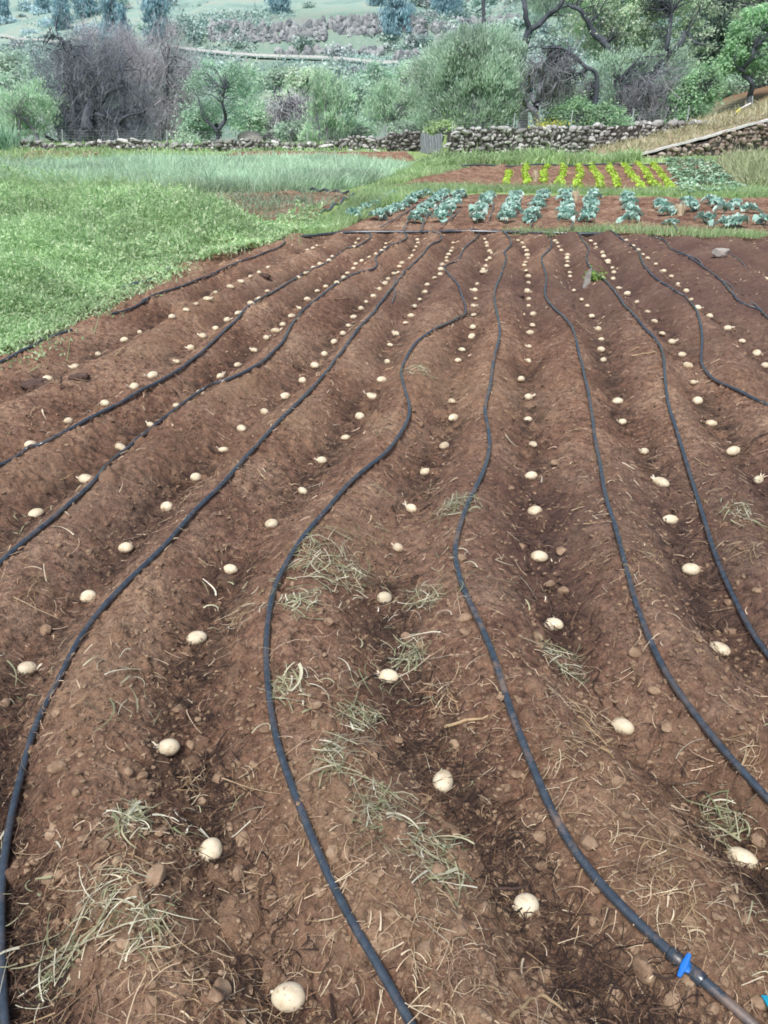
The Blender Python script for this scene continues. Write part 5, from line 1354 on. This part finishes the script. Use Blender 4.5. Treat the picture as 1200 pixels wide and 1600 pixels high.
tree('leafy_bush', 'low bright green bush standing right behind the long wall', 'bush', 50, [[(900,206,3),(900,190,2)], [(940,206,3),(940,190,2)]], [(905,188,40,20),(945,190,40,22),(875,195,24,14),(925,172,30,14)], M['fresh'], M['bark'], 130, 110, .17, .4, 'leaf')
bare_tree('bare_bush', 'dark tangled leafless thicket right of the low green bush', 51.5, [[(1012,204,5),(1020,180,4),(1035,155,2)], [(1000,204,4),(1005,180,3),(1015,150,2)], [(1025,204,4),(1040,175,3),(1050,150,1.5)]], [(1020,170,34,34),(1040,160,28,30),(1005,185,28,20)], M['twig_brown'], M['bark_grey'], 1300, 1.1, .013, .3)
tree('leafy_bush', 'fresh green bush at the foot of the red bank', 'bush', 51, [[(1078,198,4),(1080,175,3),(1078,150,2)]], [(1080,165,26,28),(1095,145,28,22),(1065,180,22,18),(1110,125,18,18)], M['fresh'], M['bark'], 110, 110, .2, .42, 'leaf')
# far right
tree('dark_pine', 'dark drooping pine looming at the top right', 'tree', 66, [[(1142,150,12),(1144,100,11),(1146,40,9),(1148,-30,6)]], [(1140,20,44,50),(1150,75,40,36),(1120,60,28,55),(1175,30,32,42),(1140,-30,48,40),(1125,105,22,30)], M['deep'], M['bark'], 230, 120, .42, .7, 'weep', asp=.14)
tree('leafy_tree', 'small green tree with crooked dark trunk above the ramp', 'tree', 53, [[(1173,168,7),(1174,150,7),(1176,135,6),(1170,122,5),(1163,110,5),(1168,92,4),(1172,76,2)], [(1165,112,4),(1150,104,3),(1145,95,2)]], [(1180,65,34,34),(1160,90,26,18),(1195,90,26,24),(1195,45,24,24)], M['fresh'], M['bark'], 110, 120, .2, .45, 'leaf')
tree('leafy_tree', 'tall olive-green foliage hanging into the top right corner', 'tree', 62, [[(1215,150,8),(1210,90,7),(1200,20,5),(1190,-30,3)]], [(1190,10,30,26),(1215,30,30,40),(1100,5,30,22),(1060,-20,40,22)], M['yellowgreen'], M['bark'], 90, 120, .24, .55, 'leaf')
tree('bushy_tree', 'dark undergrowth on the red bank at the right edge', 'bush', 60, [[(1195,150,4),(1196,130,3)]], [(1195,135,26,24),(1150,140,16,16),(1215,110,26,30)], M['olive'], M['bark'], 80, 90, .22, .45, 'leaf')

# middle distance: bushes behind the left wall, each of its own outline
MID = [(310,195,26,22,58,'almond','rounded green bush just left of the forked almond trunk'),(390,185,24,26,64,'spring','pale loose bush right of the forked trunk'),(270,170,22,30,66,'spring','pale green shrub among the mauve bare trees'),(415,190,18,24,66,'willow','grey-green bush left of the mauve shrub'),
       (450,165,34,18,75,'yellowgreen','yellowish flowering shrub row below the road, left part'),(480,130,30,18,85,'yellowgreen','orange-tinged bush below the white road rail'),(430,125,26,14,90,'willow','dark green bush below the road, left of the orange-tinged one'),(555,150,30,26,80,'willow','large grey-green tree between the two pale bushes'),
       (580,125,30,20,90,'almond','green tree just below the right end of the road rail'),(655,120,22,30,75,'willow','tall grey-green tree at the left shoulder of the big willow'),(640,135,22,22,72,'spring','bright bush left of the big willow'),(375,130,24,24,85,'spring','pale tree right above the forked tree'),
       (560,205,16,12,57,'olive','low olive bush right of the upright pale bush'),(640,205,24,12,53,'olive','rough low scrub above the short dark wall'),(690,205,14,9,47,'grass','grassy tuft over the grey netting'),(20,130,30,20,80,'willow','blue-green bush low on the left slope'),(15,105,24,16,95,'willow','grey bush below the road at the far left'),
       (90,180,16,22,60,'willow','grey-green shrub behind the slanting trunk at left'),(880,145,18,14,62,'yellowgreen','yellow-green shrub behind the dead tree'),(455,205,20,9,58,'olive','low bush in front of the grey rubble heap'),(290,225,10,6,53,'spring','small weed clump on the low wall')]
for (x, y, rx, ry, Y, mm, lab) in MID:
    if mm == 'grass': M['grass_bush'] = M['grass']
    tree('shrub', lab, 'shrub', Y, [[(x, y + ry * .95, 3), (x + 1, y + ry * .3, 2), (x, y - ry * .2, 1)]], [(x, y, rx, ry), (x - rx * .3, y + ry * .2, rx * .7, ry * .7), (x + rx * .35, y - ry * .1, rx * .6, ry * .8)], M[mm], M['bark_grey'], 46, 70, .20 * Y / 55, .5 * Y / 60, 'leaf')
bare_tree('bare_shrub', 'mauve leafless shrub in the middle behind the low wall', 64, [[(462,200,3),(462,180,2),(460,160,1.5)]], [(462,175,28,26),(440,185,18,16)], M['twig_pale'], M['bark_grey'], 900, 1.0, .018, .6)
bare_tree('bare_tree', 'grey twiggy tree at the left shoulder of the big willow', 62, [[(668,190,4),(662,150,3),(660,110,2)]], [(660,135,16,38),(655,165,18,20)], M['twig_pale'], M['bark_grey'], 700, 1.1, .018, .6)
# rubble heap and boulder behind the wall
mb = MB(); c0 = wpt((438, 205), 60); gz = float(terr(np.array([c0[0]]), np.array([c0[1]]))[0])
for i in range(60):
    v, f = rock_verts(2, random.uniform(.15, .35), random.uniform(.15, .3), random.uniform(.1, .2), .3, 700 + i, 6); mb.add(v + [c0[0] + random.gauss(0, .8), c0[1] + random.gauss(0, .3), gz + abs(random.gauss(0, .35))], f)
tag(mb.build('rubble_heap', M['wall_dark'], smooth=False), 'heap of dark grey rubble behind the low wall', 'rubble')
v, f = rock_verts(3, 1.1, .7, .6, .12, 901, 8); c0 = wpt((392, 214), 58); mb = MB(); mb.add(v + [c0[0], c0[1], .35], f)
tag(mb.build('boulder', M['paleblock']), 'pale brown boulder in the grass behind the low wall', 'boulder')
# yellow flowers behind the long wall
n = 500; c0 = wpt((860, 198), 49.3); C = c0 + rng.normal(size=(n, 3)) * np.array([.55, .2, .22]); mb = MB(); leaves(mb, C, .10, aspect=.9)
tag(mb.build('flowering_bush', leafmat('yellow_flower', (.25, .35, .06), (.60, .58, .10), (.72, .66, .15), 2, .2)), 'small bush of yellow flowers behind the long grey wall', 'flowers')

# ------------------------------------------------------------------ hillside
def hill_at(px, py):
    """where the ray meets the hillside"""
    d = ray(np.array(float(px)), np.array(float(py))); Ys = np.arange(60, 420, 1.0)
    p = np.array([0, 0, CAMZ]) + d * (Ys / d[1])[:, None]
    hit = p[:, 2] <= terr(p[:, 0], p[:, 1])
    return p[int(np.argmax(hit))] if hit.any() else p[-1]
HP = [(95,48,10,50,'slim hazy cypress near the top left'),(130,30,14,55,'short hazy pine left of the tall group'),(175,84,24,95,'broad hazy blue-green pine above the big bare tree'),(243,76,20,100,'tall hazy blue-green pine right of the broad one'),(435,22,14,40,'lone small pine on the upper pasture'),(619,66,26,90,'dark broad pine standing at the end of the crag'),(692,26,15,50,'hazy pine pair at the top, right of the crag'),
      (706,24,12,40,'right one of the hazy pine pair at the top'),(2,30,10,40,'hazy pine cut by the left edge'),(590,10,10,24,'small dark pine at the very top centre'),(65,22,9,34,'faint slim pine at the top left')]
for (x, y, w_, h_, lab) in HP:
    p = hill_at(x, y); Y = p[1]
    tree('pine_tree', lab, 'tree', Y, [[(x, y, 3), (x, y - h_ * .5, 2.4), (x, y - h_ * .9, 1)]], [(x, y - h_ * .30, w_ * .75, h_ * .28), (x, y - h_ * .55, w_ * .65, h_ * .3), (x, y - h_ * .85, w_ * .42, h_ * .25)], M['pine'], M['bark_grey'], 90, 60, .7, .8, 'weep', asp=.35, group='hazy pines on the hillside')
# shrubs on the slope
SH = {}
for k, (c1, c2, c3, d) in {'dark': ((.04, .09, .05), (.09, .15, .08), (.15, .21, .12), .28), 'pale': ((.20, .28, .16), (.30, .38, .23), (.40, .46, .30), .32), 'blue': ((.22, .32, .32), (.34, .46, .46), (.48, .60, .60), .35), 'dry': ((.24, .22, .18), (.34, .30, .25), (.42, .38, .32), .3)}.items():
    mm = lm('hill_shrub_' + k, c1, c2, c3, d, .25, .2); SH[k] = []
    for i in range(3):
        n = 320; dd = rng.normal(size=(n, 3)); dd /= np.linalg.norm(dd, axis=1, keepdims=True); dd *= rng.random((n, 1)) ** .3 * (1 + .3 * rng.normal(size=(n, 1)))
        C = dd * np.array([1, .9, .62]) + [0, 0, .4]; C = C[C[:, 2] > -.2]; mb = MB(); leaves(mb, C, rng.uniform(.22, .42, len(C)), aspect=.6); SH[k].append(mb.build('hillside_shrub', mm, link=False).data)
SL = {'dark': 'rounded dark green shrub on the hazy hillside', 'pale': 'pale green shrub on the hazy hillside', 'blue': 'silvery blue-green shrub on the hazy hillside', 'dry': 'dry greyish brown shrub on the hazy hillside'}
cnt = 0
while cnt < 280:
    x, y = random.uniform(-120, 1150), random.uniform(0, 150)
    if 320 < x < 650 and 25 < y < 68 and random.random() < .8: continue
    if 300 < x < 640 and y < 28 and random.random() < .85: continue
    if abs(y - (62 + .07 * x)) < 9: continue
    p = hill_at(x, y)
    k = random.choice(['dark', 'pale', 'pale', 'dry']) if not (x < 160 and y < 60) else random.choice(['blue', 'blue', 'blue', 'dark'])
    s = random.uniform(.7, 2.1) * (p[1] / 150) ** .6
    o = bpy.data.objects.new('hillside_shrub', random.choice(SH[k])); col.objects.link(o); o.location = p - [0, 0, .1]; o.scale = (s * random.uniform(1, 1.5), s, s * random.uniform(.7, 1.1)); o.rotation_euler[2] = random.random() * 6.3
    tag(o, SL[k], 'shrub', SL[k].replace('shrub', 'shrubs') ); cnt += 1
# low scrub over the whole slope: nobody could count it
n = 26000
px = rng.uniform(-150, 1300, n); py = rng.uniform(-8, 150, n); D = ray(px, py); D /= D[:, 1:2]
hit = np.full(n, 1e9)
for Yv in np.concatenate([np.arange(66, 160, 1.5), np.arange(160, 330, 2.5)]):
    p = np.array([0, 0, CAMZ]) + D * Yv; m = (p[:, 2] <= terr(p[:, 0], p[:, 1])) & (hit > 1e8); hit[m] = Yv
ok = (hit < 1e8); P = (np.array([0, 0, CAMZ]) + D * np.where(ok, hit, 1)[:, None])[ok]
keep = fbm(P[:, 0] * .07, P[:, 1] * .05, 66, 4) + .5 * fbm(P[:, 0] * .4, P[:, 1] * .3, 67, 2) > -.02 + .5 * sstep(185, 205, P[:, 1]); P = P[keep]
sz = rng.uniform(.25, .7, len(P)) * (P[:, 1] / 130)
Q = np.repeat(P, 5, 0) + rng.normal(size=(len(P) * 5, 3)) * np.repeat(sz, 5)[:, None] * np.array([.9, .9, .35]); Q[:, 2] = terr(Q[:, 0], Q[:, 1]) + np.abs(rng.normal(size=len(Q))) * np.repeat(sz, 5) * .5
mb = MB(); leaves(mb, Q, np.repeat(sz, 5) * rng.uniform(.5, 1.1, len(Q)), axis=rng.normal(size=(len(Q), 3)) + [0, 0, .6], aspect=.6)
tag(mb.build('hill_scrub', lm('hill_scrub', (.10, .17, .10), (.22, .30, .18), (.38, .40, .28), .32, .06, .15)), 'low scrub and tussocks covering the hazy slope', 'scrub', kind='stuff')
# crag: columnar broken rock face
def rockface(lab, segs, hpx, seed, n):
    r = random.Random(seed); mb = MB(); M.setdefault('crag', stonewallmat('crag_rock', hz((.10, .09, .09), .2), hz((.20, .17, .16), .25), hz((.30, .26, .24), .28), hz((.38, .35, .33), .3)))  # rock tones include painted haze
    c = None
    for i in range(n):
        u = r.random(); k = min(int(u * (len(segs) - 1)), len(segs) - 2); f_ = u * (len(segs) - 1) - k
        x = segs[k][0] * (1 - f_) + segs[k + 1][0] * f_; yb = segs[k][1] * (1 - f_) + segs[k + 1][1] * f_
        y = yb - r.random() ** 1.2 * hpx
        p = hill_at(x, yb); p = at(np.array(x), np.array(y), p[1] + (yb - y) * .05)
        if c is None: c = p
        v, f = rock_verts(2, r.uniform(.3, .9), r.uniform(.5, .9), r.uniform(.35, 1.3), .6, seed * 1000 + i, 10)
        mb.add(rotz(v, r.random() * 3) + p - c, f)
    o = mb.build('rock_outcrop', M['crag'], smooth=False); o.location = c; tag(o, lab, 'rock')
rockface('long columnar grey-brown crag high on the hillside', [(328,62),(370,66),(420,68),(470,66),(530,58),(590,55),(662,52)], 28, 3, 560)
rockface('low dark rock band right of the broad pine', [(672,52),(720,42),(770,40),(815,40)], 9, 4, 130)
rockface('scattered low rocks just above the road rail', [(430,90),(520,84),(600,88)], 9, 6, 60)
rockface('broken terrace of brown rock at the upper left of the big willow', [(640,75),(700,62),(770,58)], 8, 7, 70)
rockface('small rock step below the crag at its right end', [(618,95),(650,90)], 7, 5, 16)
# road across the slope with its white rail
M['road'] = noisemat('pale_road', [(.3, (.36, .38, .38)), (.7, (.46, .48, .48))], .5, .9, .2, .02)
def roadbit(pts, lab):
    P = np.stack([hill_at(x, y) for x, y in pts]); P = spline(P, 1.0); Pg = P.copy(); Pg[:, 2] = gsmooth(terr(P[:, 0], P[:, 1]), 3) + .25
    mb = MB(); V = np.stack([Pg + [0, 0, .02], Pg + [0, 2.5, .12]], 1).reshape(-1, 3); mb.add(V, grid_faces(len(Pg), 2))
    tag(mb.build('road', M['road']), kind='structure')
    root = empty('road_barrier', tuple(Pg[0]), lab, 'barrier'); mb = MB()
    zz = [.25, .62]; V = np.stack([Pg + [0, -.1, z] for z in zz] + [Pg + [0, .1, z] for z in zz[::-1]], 1)
    n = len(Pg); f = [[i * 4 + j, i * 4 + (j + 1) % 4, i * 4 + 4 + (j + 1) % 4, i * 4 + 4 + j] for i in range(n - 1) for j in range(4)]
    mb.add(V.reshape(-1, 3), np.array(f)); local(mb.build('rail', M['coping'], root, smooth=False), root)
    for i in range(2, n, 4):
        q = Pg[i]; mb = MB(); P2 = np.stack([q - [0, 0, .4], q + [0, 0, .4]]); tubes(mb, P2, .12, 5); local(mb.build('post', M['coping'], root), root)
roadbit([(262,82),(320,88),(380,92),(450,95),(540,99),(622,104)], 'thin white roadside barrier crossing the slope behind the trees')
roadbit([(-30,60),(20,64),(60,68),(95,73)], 'short piece of white roadside barrier at the far left')
# bare pole / dead trunk at the top
p = hill_at(756, 50); Y = 90.
P = np.stack([wpt((757, 60), Y), wpt((756, 30), Y), wpt((754, -20), Y)]); mb = MB(); tubes(mb, P, np.array([.24, .2, .16]), 8)
for a, b in (((754,12),(741,22)), ((755,5),(765,-8))):
    tubes(mb, np.stack([wpt(a, Y), wpt(b, Y)]), np.array([.09, .03]), 5)
mb2 = np.stack([np.array([P[0][0], P[0][1], float(terr(P[0][:1], P[0][1:2])[0]) - .3]), P[0]]); tubes(mb, mb2, .24, 8)
tag(mb.build('dead_tree', M['bark']), 'straight dark bare trunk sticking up behind the big willow', 'dead tree')
